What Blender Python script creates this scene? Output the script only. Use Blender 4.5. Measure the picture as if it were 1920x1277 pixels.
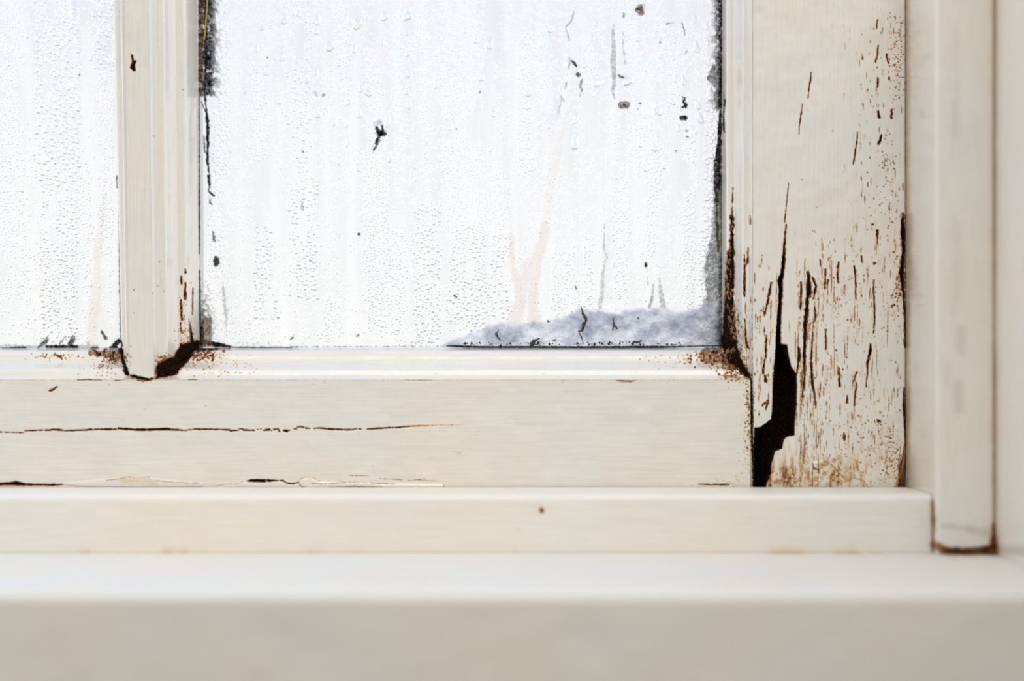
import bpy, math, random
import numpy as np
from mathutils import Vector

for o in list(bpy.data.objects):
    bpy.data.objects.remove(o, do_unlink=True)
C = bpy.context.scene.collection
SC = bpy.context.scene

# ---------------------------------------------------------------- scale of the place
S = 0.000155          # metres per unit in the plane of the sash front
D0 = 0.5              # camera to sash front
HX, HV = 960.0, 700.0 # where the level line of sight meets that plane
Z0 = 1.2
GY = 0.022            # depth of the glass behind the sash front
KG = D0 / (D0 + GY)

# ---------------------------------------------------------------- camera
cam_d = bpy.data.cameras.new('camera')
cam = bpy.data.objects.new('camera', cam_d); C.objects.link(cam)
cam.location = (0, -D0, Z0)
cam.rotation_euler = (math.radians(90), 0, 0)
cam_d.sensor_width = 36.0
cam_d.lens = 36.0 * (D0 / S) / 1920.0
cam_d.shift_y = (HV - 638.5) / 1920.0
cam_d.clip_start = 0.02
cam_d.dof.use_dof = True
cam_d.dof.focus_distance = D0 + 0.010
cam_d.dof.aperture_fstop = cam_d.lens / 16.0
SC.camera = cam

# ---------------------------------------------------------------- daylight outside, dimmer room behind the camera
world = bpy.data.worlds.new('daylight'); SC.world = world
world.use_nodes = True
wn, wl = world.node_tree.nodes, world.node_tree.links
for n in list(wn): wn.remove(n)
wo = wn.new('ShaderNodeOutputWorld'); bg = wn.new('ShaderNodeBackground')
tc = wn.new('ShaderNodeTexCoord'); sx = wn.new('ShaderNodeSeparateXYZ')
wl.new(tc.outputs['Generated'], sx.inputs[0])
mr = wn.new('ShaderNodeMapRange'); mr.inputs[1].default_value = -1; mr.inputs[2].default_value = 1
wl.new(sx.outputs['Z'], mr.inputs[0])
def ramp(nodes, stops):
    r = nodes.new('ShaderNodeValToRGB')
    e = r.color_ramp.elements
    while len(e) < len(stops): e.new(0.5)
    for k, (p, c) in enumerate(stops):
        e[k].position = p; e[k].color = (c[0], c[1], c[2], 1)
    return r
sky = ramp(wn, [(0.0, (.30, .29, .27)), (0.38, (.24, .23, .21)), (0.472, (.45, .435, .41)), (0.497, (1.08, 1.07, 1.035)),
                (0.55, (1.04, 1.04, 1.04)), (0.61, (.97, .985, 1.005)), (0.67, (.76, .88, 1.07)), (0.8, (.50, .69, 1.05)), (1.0, (.45, .64, 1.0))])
room = ramp(wn, [(0.0, (.36, .33, .29)), (0.45, (.56, .54, .51)), (0.6, (.72, .71, .69)), (0.8, (1.0, 1.0, 1.0)), (1.0, (1.15, 1.17, 1.2))])
wl.new(mr.outputs[0], sky.inputs[0]); wl.new(mr.outputs[0], room.inputs[0])
my = wn.new('ShaderNodeMapRange'); my.inputs[1].default_value = -0.25; my.inputs[2].default_value = 0.25
my.interpolation_type = 'SMOOTHSTEP'
wl.new(sx.outputs['Y'], my.inputs[0])
wm = wn.new('ShaderNodeMixRGB')
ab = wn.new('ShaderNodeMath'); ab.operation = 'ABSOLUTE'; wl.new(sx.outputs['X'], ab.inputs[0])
side = wn.new('ShaderNodeMapRange'); side.interpolation_type = 'SMOOTHSTEP'; side.inputs[1].default_value = .42; side.inputs[2].default_value = .85; side.inputs[3].default_value = 1.0; side.inputs[4].default_value = 2.2  # sky boosted towards both sides, out of view, to brighten side-facing mouldings
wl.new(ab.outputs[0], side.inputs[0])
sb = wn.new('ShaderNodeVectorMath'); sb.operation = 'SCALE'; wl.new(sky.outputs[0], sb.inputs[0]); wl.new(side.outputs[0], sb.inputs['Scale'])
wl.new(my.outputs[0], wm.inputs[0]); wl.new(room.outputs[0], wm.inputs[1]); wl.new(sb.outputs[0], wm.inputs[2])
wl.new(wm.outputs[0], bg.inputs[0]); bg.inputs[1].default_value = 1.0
wl.new(bg.outputs[0], wo.inputs[0])

def area(name, loc, target, size, power, col):
    d = bpy.data.lights.new(name, 'AREA'); d.shape = 'RECTANGLE'; d.size, d.size_y = size
    d.energy = power; d.color = col
    o = bpy.data.objects.new(name, d); C.objects.link(o); o.location = loc
    o.rotation_euler = (Vector(target) - Vector(loc)).to_track_quat('-Z', 'Y').to_euler()
    return o
area('room_fill_light', (0.1, -0.62, Z0 + .85), (0.08, 0, Z0 - .08), (.8, .5), 4.3, (.955, .98, 1.0))  # added overhead fill, out of view, to brighten the woodwork and sill

vs = SC.view_settings
SC.display_settings.display_device = 'sRGB'
vs.view_transform = 'Standard'; vs.look = 'None'; vs.gamma = 1.0; vs.use_curve_mapping = False
vs.exposure = 0.0
SC.cycles.transparent_max_bounces = 24

# ================================================================ numpy helpers
rng = np.random.default_rng(7)
def _h(ix, iy, seed):
    n = (ix.astype(np.int64) * 374761393 + iy.astype(np.int64) * 668265263 + seed * 1442695041) & 0xffffffff
    n = ((n ^ (n >> 13)) * 1274126177) & 0xffffffff
    return ((n ^ (n >> 16)) & 0xffff) / 65535.0
def vnoise(x, y, seed=0):
    ix, iy = np.floor(x), np.floor(y); fx, fy = x - ix, y - iy
    fx = fx * fx * (3 - 2 * fx); fy = fy * fy * (3 - 2 * fy)
    a = _h(ix, iy, seed); b = _h(ix + 1, iy, seed); c = _h(ix, iy + 1, seed); d = _h(ix + 1, iy + 1, seed)
    return (a * (1 - fx) + b * fx) * (1 - fy) + (c * (1 - fx) + d * fx) * fy
def fbm(x, y, seed=0, o=4):
    s = 0; a = 0.5; t = 0
    for k in range(o):
        s = s + a * vnoise(x * 2 ** k, y * 2 ** k, seed + 17 * k); t += a; a *= 0.5
    return s / t
def sst(e0, e1, x):
    t = np.clip((x - e0) / (e1 - e0), 0, 1); return t * t * (3 - 2 * t)

MX, MY = 90, 90
RW, RH = 1920 + 2 * MX, 1277 + 2 * MY
def layer(): return np.zeros((RH, RW), np.float32)
BARE, STAIN_SHADE, GRIME, LIFT = layer(), layer(), layer(), layer()   # wear of the painted wood
BARE2, STAIN_SHADE2, GRIME2, ZERO = layer(), layer(), layer(), layer()   # wear of the beads, sill and reveal, plus painted crease shade
MOULD_SHADE, MBROWN, MGREEN = layer(), layer(), layer()               # growth on the glass, plus one painted shade strip
RUN, BEIGE = layer(), layer()                                   # wet and dried trails on the glass

def window_of(x0, y0, x1, y1):
    a = max(0, int(math.floor(x0)) + MX); b = min(RW, int(math.ceil(x1)) + MX + 1)
    c = max(0, int(math.floor(y0)) + MY); d = min(RH, int(math.ceil(y1)) + MY + 1)
    if a >= b or c >= d: return None
    yy, xx = np.mgrid[c:d, a:b].astype(np.float32)
    return slice(c, d), slice(a, b), xx - MX, yy - MY
def seg_dist(xx, yy, pts):
    best = np.full(xx.shape, 1e9, np.float32)
    for (p, q) in zip(pts[:-1], pts[1:]):
        dx, dy = q[0] - p[0], q[1] - p[1]; L = dx * dx + dy * dy + 1e-9
        t = np.clip(((xx - p[0]) * dx + (yy - p[1]) * dy) / L, 0, 1)
        w = p[2] + (q[2] - p[2]) * t
        d = np.hypot(xx - p[0] - t * dx, yy - p[1] - t * dy) - w
        best = np.minimum(best, d)
    return best
_seed = [100]
def stroke(L, pts, val=1.0, jit=0.0, soft=0.7, ns=0.35, brk=0.0):
    pts = [tuple(p) if len(p) == 3 else (p[0], p[1], 1.0) for p in pts]
    if len(pts) == 1: pts = [pts[0], (pts[0][0] + .01, pts[0][1], pts[0][2])]
    m = max(p[2] for p in pts) + jit + soft + 2
    w = window_of(min(p[0] for p in pts) - m, min(p[1] for p in pts) - m, max(p[0] for p in pts) + m, max(p[1] for p in pts) + m)
    if w is None: return
    sy, sx_, xx, yy = w
    _seed[0] += 1
    d = seg_dist(xx, yy, pts)
    if jit:
        nx, ny = ns if isinstance(ns, tuple) else (ns, ns)
        d = d + (fbm(xx * nx, yy * ny, _seed[0], 3) - 0.5) * 2 * jit
    v = val * sst(soft, -soft, d)
    if brk: v = v * sst(brk - .12, brk + .12, vnoise(xx * .3, yy * .22, _seed[0] + 9))
    L[sy, sx_] = np.maximum(L[sy, sx_], v)
def poly(L, pts, val=1.0, jit=0.0, soft=0.6, ns=0.3):
    m = jit + soft + 2
    w = window_of(min(p[0] for p in pts) - m, min(p[1] for p in pts) - m, max(p[0] for p in pts) + m, max(p[1] for p in pts) + m)
    if w is None: return
    sy, sx_, xx, yy = w
    _seed[0] += 1
    inside = np.zeros(xx.shape, bool)
    cl = list(pts) + [pts[0]]
    for p, q in zip(cl[:-1], cl[1:]):
        c = ((p[1] > yy) != (q[1] > yy)) & (xx < (q[0] - p[0]) * (yy - p[1]) / (q[1] - p[1] + 1e-12) + p[0])
        inside ^= c
    d = seg_dist(xx, yy, [(p[0], p[1], 0) for p in cl])
    d = np.where(inside, -d, d)
    if jit: d = d + (fbm(xx * ns, yy * ns, _seed[0], 3) - 0.5) * 2 * jit
    L[sy, sx_] = np.maximum(L[sy, sx_], val * sst(soft, -soft, d))
def specks(L, cx, cy, rx, ry, n, s0, s1, el=1.0, val=1.0, sig=0.45):
    for _ in range(n):
        x = cx + rng.normal() * rx * sig * 1.3; y = cy + rng.normal() * ry * sig * 1.3
        s = s0 + (s1 - s0) * rng.random() ** 2.5
        h = s * (el - 1) * rng.random()
        if L is BARE and val > .5: stroke(STAIN_SHADE, [(x, y - h, s + .5), (x + .3, y + h, s + .6)], .8, jit=s * .6, soft=.8, ns=.6)
        stroke(L, [(x, y - h, s * .8), (x + rng.normal() * .4, y + h, s)], val * (.6 + .4 * rng.random()), jit=s * .6, soft=.5, ns=.6)
def streaks(L, x0, x1, y0, y1, n, l0, l1, w0, w1, val=1.0, brk=.35, lean=-0.02):
    for _ in range(n):
        x = x0 + (x1 - x0) * rng.random(); y = y0 + (y1 - y0) * rng.random()
        l = l0 + (l1 - l0) * rng.random() ** 2; w = w0 + (w1 - w0) * rng.random() ** 2.5
        if L is BARE: stroke(STAIN_SHADE, [(x, y - l * .6, w * .6), (x + lean * l * .5, y, w + .5), (x + lean * l, y + l * .6, w * .5)], .85, jit=w * .9, soft=.8, ns=(.5, .2), brk=.3)
        stroke(L, [(x, y - l / 2, w * .3), (x + lean * l * .5, y, w), (x + lean * l, y + l / 2, w * .2)], val * (.5 + .5 * rng.random()), jit=w * .8, soft=.5, ns=(.5, .2), brk=brk)
def sample(L, px, py):
    x = np.clip(px + MX, 0, RW - 1.001); y = np.clip(py + MY, 0, RH - 1.001)
    ix, iy = x.astype(int), y.astype(int); fx, fy = x - ix, y - iy
    return (L[iy, ix] * (1 - fx) + L[iy, ix + 1] * fx) * (1 - fy) + (L[iy + 1, ix] * (1 - fx) + L[iy + 1, ix + 1] * fx) * fy

# ================================================================ wear of the wood
def B(pts, jit=.8, val=1.0, fringe=1.6, **k):
    hz = abs(pts[-1][0] - pts[0][0]) > abs(pts[-1][1] - pts[0][1])
    if k.get('ns') is None or hz: k['ns'] = (.16, .5) if hz else (.5, .16)
    jit = jit * 1.1 + .25; pts = [(p[0], p[1], (p[2] if len(p) > 2 else 1) * .88) for p in pts]; k.setdefault('brk', .2 if max(p[2] if len(p) > 2 else 1 for p in pts) < 3.2 else 0)           # bare rotten split, with a brown fringe round it
    stroke(BARE, pts, val, jit, **k)
    if fringe: stroke(STAIN_SHADE, [(p[0], p[1], (p[2] if len(p) > 2 else 1) + fringe * .6) for p in pts], 1.0, jit + fringe * .7, soft=1.0, ns=(.16, .5) if hz else (.5, .16))
HOLE = [(1456, 612), (1454, 657), (1451, 695), (1449, 732), (1448, 770), (1446, 786), (1436, 794), (1426, 801), (1414.5, 802), (1413, 845),
        (1414, 917), (1415, 935), (1434, 935), (1436, 917), (1440, 902), (1446, 890), (1447, 870), (1454, 847), (1467, 841), (1470, 825), (1476, 819), (1490, 817),
        (1491, 790), (1494, 760), (1495, 725), (1494, 701), (1487, 692), (1484, 687), (1479, 665), (1476, 646), (1465, 645), (1464, 612)]
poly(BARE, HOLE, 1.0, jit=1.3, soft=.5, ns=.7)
poly(STAIN_SHADE, HOLE, .8, jit=1.2, soft=1.0, ns=.5)
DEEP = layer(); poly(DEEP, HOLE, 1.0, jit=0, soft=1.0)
B([(1479, 343, .4), (1475, 380, .7), (1471, 417, .8)], .3, fringe=.4)
MAIN = [(1474, 422, .6), (1472, 450, 1.6), (1470, 475, 2.6), (1469, 490, 3.3), (1467, 512, 3.4), (1463, 527, 5.2), (1464, 545, 3.8), (1462, 580, 4), (1460, 622, 4.6)]
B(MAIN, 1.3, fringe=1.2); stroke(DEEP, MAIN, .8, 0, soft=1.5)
B([(1515, 510, 1.6), (1517, 530, 3.6), (1517, 548, 4.6), (1514, 560, 2.6), (1513, 580, 3.0), (1510, 610, 3.2), (1509, 650, 2.8), (1508, 665, 2.2), (1509, 690, 1.3), (1505, 745, .7)], 1.6, fringe=2.4)
B([(1524, 522, 1.0), (1530, 536, 2), (1526, 560, .8)], 1.2); B([(1528, 575, .8), (1529, 602, 1)], .8)
B([(1502, 530, 1.4), (1502, 560, 1.5), (1501, 580, .9)], .9)
B([(1524, 622, .5), (1521, 680, 1.1), (1523, 715, 2.3), (1528, 745, .8), (1530, 765, .4)], .7, fringe=2)
B([(1497, 652, 1.4), (1499, 668, 2.6), (1496, 688, 1.2), (1494, 700, .5)], .9)
B([(1639, 525, .5), (1638, 545, 1), (1640, 580, 1.5), (1640, 605, 1.4), (1638, 625, .7)], .6, fringe=1)
B([(1632, 645, .8), (1632, 658, 2.6), (1627, 680, 1.8), (1626, 700, .7), (1624, 725, .5)], .8, fringe=1.6)
B([(1521, 136, .4), (1520, 150, 1.2), (1517, 165, .6), (1515, 185, .3)], .4, fringe=.9)
B([(1505, 195, .3), (1502, 215, 1.1), (1499, 235, .6), (1498, 252, .2)], .3, fringe=.7)
B([(1608, 248, .5), (1607, 262, 1.1), (1603, 290, .9), (1600, 308, 1.0)], .4, fringe=1)
B([(1645, 38, .4), (1643, 54, .8)], .5); B([(1647, 85, .5), (1645, 107, .6), (1642, 116, .9)], .5); B([(1646, 146, 1.2), (1646, 163, 1.1)], .8)
B([(1647, 208, 1.2), (1649, 220, 1.7)], 1); B([(1653, 252, .6), (1651, 262, 2.4), (1647, 270, 1.2)], 1.0)
B([(1663, 102, 1.3), (1666, 118, .8)], 1, val=.8); B([(1672, 205, .7), (1672, 222, 1.6)], .9); B([(1667, 145, 1), (1668, 148, .6)], .8)
B([(1538, 488, 1), (1539, 500, .6)], .6, val=.8); B([(1548, 505, .8), (1547, 540, 1.2)], .8); B([(1602, 500, 1.6), (1604, 520, 1), (1605, 560, .6)], 1)
B([(1572, 492, .9), (1570, 515, 1.5), (1572, 530, .8)], 1); B([(1640, 494, 2.4)], 1); B([(1636, 421, 2)], .8); B([(1645, 432, 1.5), (1646, 458, .9)], .9)
B([(1553, 525, 1), (1551, 542, .8)], .8); B([(1615, 480, .9), (1616, 492, .7)], .6); B([(1573, 690, .8), (1574, 724, 1.4)], 1.1); B([(1607, 697, .9), (1601, 715, .4)], .5)
B([(1589, 742, .9), (1588, 755, 1.2)], .7); B([(1606, 720, .8), (1602, 760, .8)], .6); B([(1548, 618, .7), (1549, 655, .9)], .7); B([(1583, 812, 1), (1583, 824, 2)], 1.3, val=.8)
B([(1648, 790, 2.4)], 1.4, val=.7); B([(1430, 760, 1.2), (1440, 752, 1.5), (1436, 768, .8)], 1.6, val=.8); B([(1434, 705, 1.4), (1436, 715, 3)], 1.8, val=.85)
B([(1437, 630, 1), (1436, 665, 1.6), (1430, 700, .8)], 1.1); B([(1446, 530, .8), (1441, 560, 1.8), (1434, 590, 1)], 1.6, val=.9)
B([(1693, 402, 1.6), (1693.5, 440, 4.6), (1695, 470, 2.8), (1691, 512, 4.8), (1694, 540, 2.4), (1697, 600, 1), (1697, 650, .7)], 1.5, fringe=3)
B([(1695.5, 728, 1), (1695.5, 765, 2.2), (1698, 800, 2.4), (1699, 835, 1.2)], .9, fringe=1.5)
poly(BARE, [(1699, 838), (1697, 865), (1690, 890), (1682, 922), (1680, 940), (1706, 940), (1706, 838)], .5, jit=1.5)
streaks(BARE, 1686, 1700, 850, 925, 14, 30, 70, .6, 1.6, .9, brk=.2, lean=-.14)
poly(STAIN_SHADE, [(1697, 830), (1692, 865), (1684, 890), (1676, 922), (1680, 940), (1706, 940), (1706, 838)], .7, jit=2.5, soft=2)
streaks(BARE, 1520, 1690, 420, 900, 110, 5, 34, .3, .85, .6, brk=.45)
streaks(STAIN_SHADE, 1490, 1690, 420, 900, 170, 6, 40, .4, 1.2, .95, brk=.45)
streaks(BARE, 1415, 1450, 480, 790, 46, 5, 26, .35, 1.2, .8, brk=.4)
streaks(BARE, 1490, 1540, 640, 900, 50, 8, 60, .35, 1.1, .6, brk=.4)
streaks(BARE, 1440, 1690, 520, 760, 36, 20, 80, .3, .8, .7, brk=.36)
streaks(STAIN_SHADE, 1490, 1560, 500, 920, 90, 12, 80, .8, 2.4, .75, brk=.45)
streaks(BARE, 1610, 1695, 20, 420, 90, 3, 14, .4, 1.1, .6, brk=.3, lean=.02)
streaks(STAIN_SHADE, 1560, 1695, 0, 900, 150, 8, 50, .6, 1.8, .42, brk=.45)
streaks(STAIN_SHADE, 1500, 1620, 100, 420, 30, 10, 40, .5, 1.3, .22, brk=.4)
specks(BARE, 1685, 110, 14, 80, 110, .4, 1.3, 1.3, .6); specks(BARE, 1668, 330, 14, 90, 60, .4, 1.1, 1.5, .6)
specks(BARE, 1600, 560, 80, 160, 90, .35, 1.2, 1.8, .55); specks(BARE, 1630, 820, 60, 70, 110, .35, 1.2, 1.2, .55)
specks(STAIN_SHADE, 1640, 830, 50, 60, 150, .8, 3.2, 1.2, .55); specks(STAIN_SHADE, 1530, 890, 80, 30, 170, .8, 4.5, 1.6, .55)
specks(BARE, 1683, 540, 8, 60, 60, .4, 1.6, 1.8, .6); specks(BARE, 1675, 870, 14, 50, 80, .4, 1.2, 1.2, .6)
w_ = window_of(1436, 780, 1700, 945); sy_, sx2, xx_, yy_ = w_
wash = sst(825, 915, yy_) * sst(.42, .72, fbm(xx_ * .035, yy_ * .05, 31, 6)) * (.25 + .75 * sst(.4, .65, fbm(xx_ * .3, yy_ * .3, 35, 3))) * .7 + sst(790, 900, yy_) * sst(.50, .75, fbm(xx_ * .14, yy_ * .03, 33, 5)) * .6
STAIN_SHADE[sy_, sx2] = np.maximum(STAIN_SHADE[sy_, sx2], wash * (1 - .5 * sst(1600, 1680, xx_)))
stroke(STAIN_SHADE, [(1523, 868, 1), (1526, 879, 1.6), (1535, 881, 1.4), (1541, 877, .8)], .9, 1.2); stroke(LIFT, [(1528, 872, 5), (1540, 868, 4)], 1, 1, soft=3)
stroke(STAIN_SHADE, [(1546, 864, .6), (1560, 872, 1), (1572, 886, 1.4), (1585, 898, .6), (1600, 896, .5), (1620, 902, .7), (1628, 914, .5)], .8, .8)

# moulding of the stile beside the glass and the rotten corner
def rot(pts, jit, dens=.5, seed=1, val=1.0):
    m = layer(); stroke(m, pts, 1.0, jit, soft=2.5, ns=.12)
    x0, x1 = min(p[0] - p[2] for p in pts) - 20, max(p[0] + p[2] for p in pts) + 20
    y0, y1 = min(p[1] - p[2] for p in pts) - 20, max(p[1] + p[2] for p in pts) + 20
    sy, sx_, xx, yy = window_of(x0, y0, x1, y1)
    f = fbm(xx * .55, yy * .1, seed, 4); g = fbm(xx * .35, yy * .35, seed + 5, 3)
    mm = m[sy, sx_]
    b = sst(dens + .12, dens - .06, .5 * f + .5 * g + (1 - mm) * .35) * (mm > .02)
    BARE[sy, sx_] = np.maximum(BARE[sy, sx_], b * val)
    STAIN_SHADE[sy, sx_] = np.maximum(STAIN_SHADE[sy, sx_], sst(.05, .5, mm) * (.45 + .5 * g))
rot([(1374, 352, .5), (1373, 400, 2.2), (1372, 450, 4), (1369, 500, 8), (1368, 560, 9), (1367, 600, 11), (1370, 640, 13)], 4, .56, 3)
rot([(1364, 640, 14), (1376, 672, 13), (1392, 694, 7), (1408, 711, 1.5)], 5, .58, 8)
stroke(BARE, [(1377, 640, 2), (1388, 680, 5), (1400, 702, 4), (1409, 712, 1)], 1, 2.5); stroke(BARE, [(1375, 440, 1.5), (1373, 480, 3.2), (1374, 540, 3)], 1, 2)
stroke(BARE, [(1362, 560, 2), (1360, 610, 5), (1362, 650, 6)], 1, 3)
rot([(1322, 668, 12), (1345, 668, 13), (1372, 682, 10)], 8, .42, 14)
specks(BARE, 1340, 668, 45, 16, 150, .4, 2.0, 1, .9); specks(STAIN_SHADE, 1325, 668, 55, 16, 90, .8, 2.6, 1, .6)
specks(BARE, 1375, 690, 25, 18, 140, .4, 1.8, 1, .95); specks(BARE, 1270, 675, 60, 14, 26, .3, 1, 1, .7)
B([(1396, 478, .6), (1396, 520, 1.6), (1396, 546, 2.3), (1396, 556, 1)], 1, fringe=1.4); B([(1403, 465, .6), (1402, 490, .9), (1395, 505, .7)], .8)
B([(1397, 600, .5), (1399, 640, 1.4), (1403, 652, 1.8)], .8); B([(1407, 405, .8), (1407, 420, .7)], .5, val=.8)
specks(BARE, 1385, 640, 22, 60, 90, .4, 1.2, 2, .7)
streaks(BARE, 1380, 1408, 560, 715, 26, 8, 30, .3, 1, .7)
stroke(BARE, [(1357.5, 178, 1), (1359, 192, 2.2), (1356.5, 215, 1.2), (1357, 238, 2.6), (1358.5, 248, 1.5)], .95, 1.6)
stroke(STAIN_SHADE, [(1353.5, 0, .8), (1353.5, 330, .8)], .7, .8, brk=.4)
stroke(BARE, [(1409.5, 540, .6), (1410.5, 712, .9)], .7, .6, brk=.45)
# corner between rail end and stile
stroke(BARE, [(1409, 714, 1.4), (1410, 750, 2.6), (1410, 800, 2.6), (1412, 860, 2.2), (1414, 930, 2.2)], 1, 1.6)
specks(BARE, 1405, 770, 7, 60, 110, .4, 1.5, 1, .8); specks(STAIN_SHADE, 1402, 820, 12, 90, 120, .6, 2.2, 1, .55); specks(STAIN_SHADE, 1380, 905, 45, 14, 60, .6, 2.2, 1, .45)
B([(1310, 908, .4), (1340, 909, .8), (1366, 909, 1)], .6, fringe=1)

# bottom rail
for pts in ([(-60, 809, .7), (0, 810, .7), (44, 811.5, .5)],
            [(46, 808, .8), (72, 807, 1.0), (92, 806.5, 1.1), (97, 805.5, 2.1), (110, 806, 2.0), (120, 808, .8), (150, 807, 1.1), (180, 805, 1.3), (217, 805, 1.8)],
            [(221, 803.5, 1.7), (250, 805.5, 2.3), (280, 806, 2.4), (310, 804.5, 2.2), (335, 806.5, 1.5), (350, 807.5, .7)],
            [(352, 806.5, .8), (365, 804.5, 1.3), (395, 805, 1.2), (430, 806, 1.0)], [(432, 808, .9), (447, 807, .9)], [(449, 804.5, .8), (455, 804.5, .8)], [(456, 806.5, 1.2), (477, 807.5, 1.0)],
            [(483, 805.5, .9)], [(489, 804.5, 1)], [(494, 807, 1.3), (505, 805.5, 1.5)], [(509, 807.5, 1.2)], [(513, 805.5, 1), (521, 804.5, 1.2), (524, 809, 1.2)],
            [(532, 807.5, 1.3), (538, 808, 2.1), (543, 807, 1.2)], [(551, 804.5, 1.0), (556, 804, .8)], [(558, 801, .8), (564, 799.8, 1.5), (570, 802, 1)], [(573, 803, .9), (581, 803, .7)],
            [(589, 803.5, .8), (600, 803, 1.3), (622, 805, 1.3), (640, 805.5, 1.5), (662, 805.5, 1.6)], [(664, 804, 1), (677, 804.5, .9)], [(689, 804.5, 1), (712, 803, 1.1), (740, 802, 1.0), (765, 800, .9), (772, 799, .6)]):
    B(pts, .9, fringe=.5, ns=.5)
stroke(STAIN_SHADE, [(764, 799.5, 1.2), (780, 798.5, 1.8), (798, 798, .9), (830, 797, .5), (870, 796, .3)], .9, .9)
B([(-60, 908, 2), (0, 908, 2), (18, 907, 2.4), (30, 906.5, 4.6), (42, 908, 2.6), (58, 909, 2), (80, 909, 1.4), (98, 910, 1.6), (117, 909, .4)], 1.1, fringe=.6)
B([(461, 902.5, .4), (472, 901, 2.6), (490, 901.5, 3.4), (505, 901.5, 2.8), (516, 901, 1.1), (530, 901, .9), (537, 905.5, .9), (548, 907.5, .8), (560, 905, .5)], .6, fringe=.3)
for pts in ([(200, 900), (222, 898), (240, 895), (262, 896), (280, 895)], [(295, 901), (310, 903), (335, 905), (373, 906)], [(410, 911), (432, 908), (446, 907), (455, 904)],
            [(560, 905), (561, 899), (570, 895.5), (585, 895.5), (592, 899), (599, 902.5)], [(560, 905), (563, 911), (571, 915.5), (580, 916)],
            [(584, 907), (600, 907.5), (625, 907), (645, 905), (670, 904.5), (696, 905), (699, 908), (716, 906.5), (740, 908)], [(650, 913), (660, 911.5), (676, 913), (690, 913.5), (714, 912), (719, 916)],
            [(712, 898), (745, 899), (764, 901.5), (780, 899.5), (798, 898)], [(636, 900), (642, 906)], [(655, 892), (690, 892)], [(832, 908), (832, 915)], [(785, 918), (830, 916)], [(780, 900), (820, 902)]):
    stroke(STAIN_SHADE, [(p[0], p[1], .55) for p in pts], .75, .5, soft=.6, brk=.2); stroke(BARE, [(p[0], p[1], .15) for p in pts], .6, .3, soft=.5, brk=.35)
poly(LIFT, [(562, 905), (566, 898), (584, 896), (600, 904), (640, 906), (694, 905), (700, 909), (745, 908), (832, 909), (831, 916), (720, 916), (690, 914), (655, 913), (580, 916), (566, 912)], 1, .5, soft=1)
poly(LIFT, [(216, 897), (276, 895), (284, 897), (380, 906), (380, 912), (300, 914), (150, 912), (110, 906)], .5, .5, soft=1)
poly(LIFT, [(455, 905), (535, 902), (560, 908), (560, 915), (410, 915), (420, 910)], .6, .5, soft=1)
stroke(STAIN_SHADE, [(0, 912, 2), (110, 914, 1)], .35, 2, soft=2); stroke(STAIN_SHADE, [(230, 900, 6), (290, 905, 6)], .22, 4, soft=4)
B([(93, 733, 1.6), (99, 731, 2.0), (107, 725, .8)], .8, val=.75, fringe=.8)
B([(145, 712.6, .5), (165, 712, .9), (190, 712.4, .6)], .5, fringe=.4); B([(215, 713, .5), (233, 712.5, .6)], .4, fringe=.3); B([(354, 712, .9), (367, 712, .9)], .5, fringe=.4)
B([(-4, 716, 3)], 1); stroke(STAIN_SHADE, [(-60, 712.4, .4), (1405, 712.4, .4)], .55, .4, soft=.5, brk=.52)
stroke(STAIN_SHADE, [(1155, 713, .8), (1163, 714.5, 1.5), (1172, 715.5, 1.4), (1182, 715.5, 1.4), (1195, 712.5, .4)], 1, .6); stroke(BARE, [(1160, 713.5, .4), (1182, 714.5, .7)], .7, .5)
stroke(STAIN_SHADE, [(1350, 703, 1.4), (1362, 705, 2), (1385, 709, 1)], .8, 1.6); stroke(STAIN_SHADE, [(855, 799, 0)], .1)
stroke(STAIN_SHADE, [(853, 847, .6), (860, 850, .8), (866, 847, .6)], .5, .6); stroke(STAIN_SHADE, [(608, 716, 2)], .3, 1); stroke(STAIN_SHADE, [(1055, 716, 2)], .25, 1)
specks(GRIME, 700, 760, 700, 60, 110, .3, .8, 1, .45)
stroke(BARE, [(230.5, 786, .5), (230, 793, .7)], .25, .6)
for (x, y) in [(386, 762), (270, 768), (673, 814), (700, 875), (588, 721)]: stroke(BARE, [(x, y, .8)], .6, .4)

# glazing bar
poly(BARE, [(246, 102), (249.5, 104), (250, 114), (255.5, 114), (252.5, 122), (253.7, 132), (250.7, 134), (243.7, 127), (247.5, 117)], 1, .3, .4)
poly(STAIN_SHADE, [(245, 101), (249.5, 103), (251, 113), (256.5, 113), (253.5, 122), (254.7, 133), (250.7, 135), (242.7, 127), (246.5, 117)], 1, .6, .6)
for pts in ([(347.5, 505, 1), (347.5, 511, 1.6)], [(339.5, 518, 1.3), (339.5, 532, 1.9)], [(348, 530, .8), (347, 543, 1.8), (347, 552, 3.4), (347, 560, 2)], [(339, 563, 1.2), (339.5, 580, 1.9), (341, 600, 1.5)],
            [(362, 540, .6), (361, 560, .9), (361, 590, .6)], [(355, 598, .5), (356.5, 612, 1.0), (359, 632, 3), (361, 645, 4.5)], [(338, 605, .5), (340, 625, .7)], [(352, 632, .6), (352, 642, 1)]):
    B(pts, .8, fringe=1.2)
for (x, y) in [(298.5, 491), (295, 536), (307, 546), (250.5, 544), (250.5, 587), (245, 650), (285, 550), (288, 255), (342, 168)]: stroke(BARE, [(x, y, .9), (x + 1, y + 1, .6)], .9, .5)
specks(BARE, 345, 620, 14, 60, 70, .3, 1, 1.5, .6)
ROTP = [(338, 645), (350, 643), (362, 642), (369, 638), (377, 640), (400, 641), (414, 648), (431, 653), (394, 657), (361, 659), (362, 667), (350, 680), (339, 691), (329, 704), (292, 710), (291, 691), (297, 681), (312, 674), (325, 670), (335, 652)]
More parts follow.
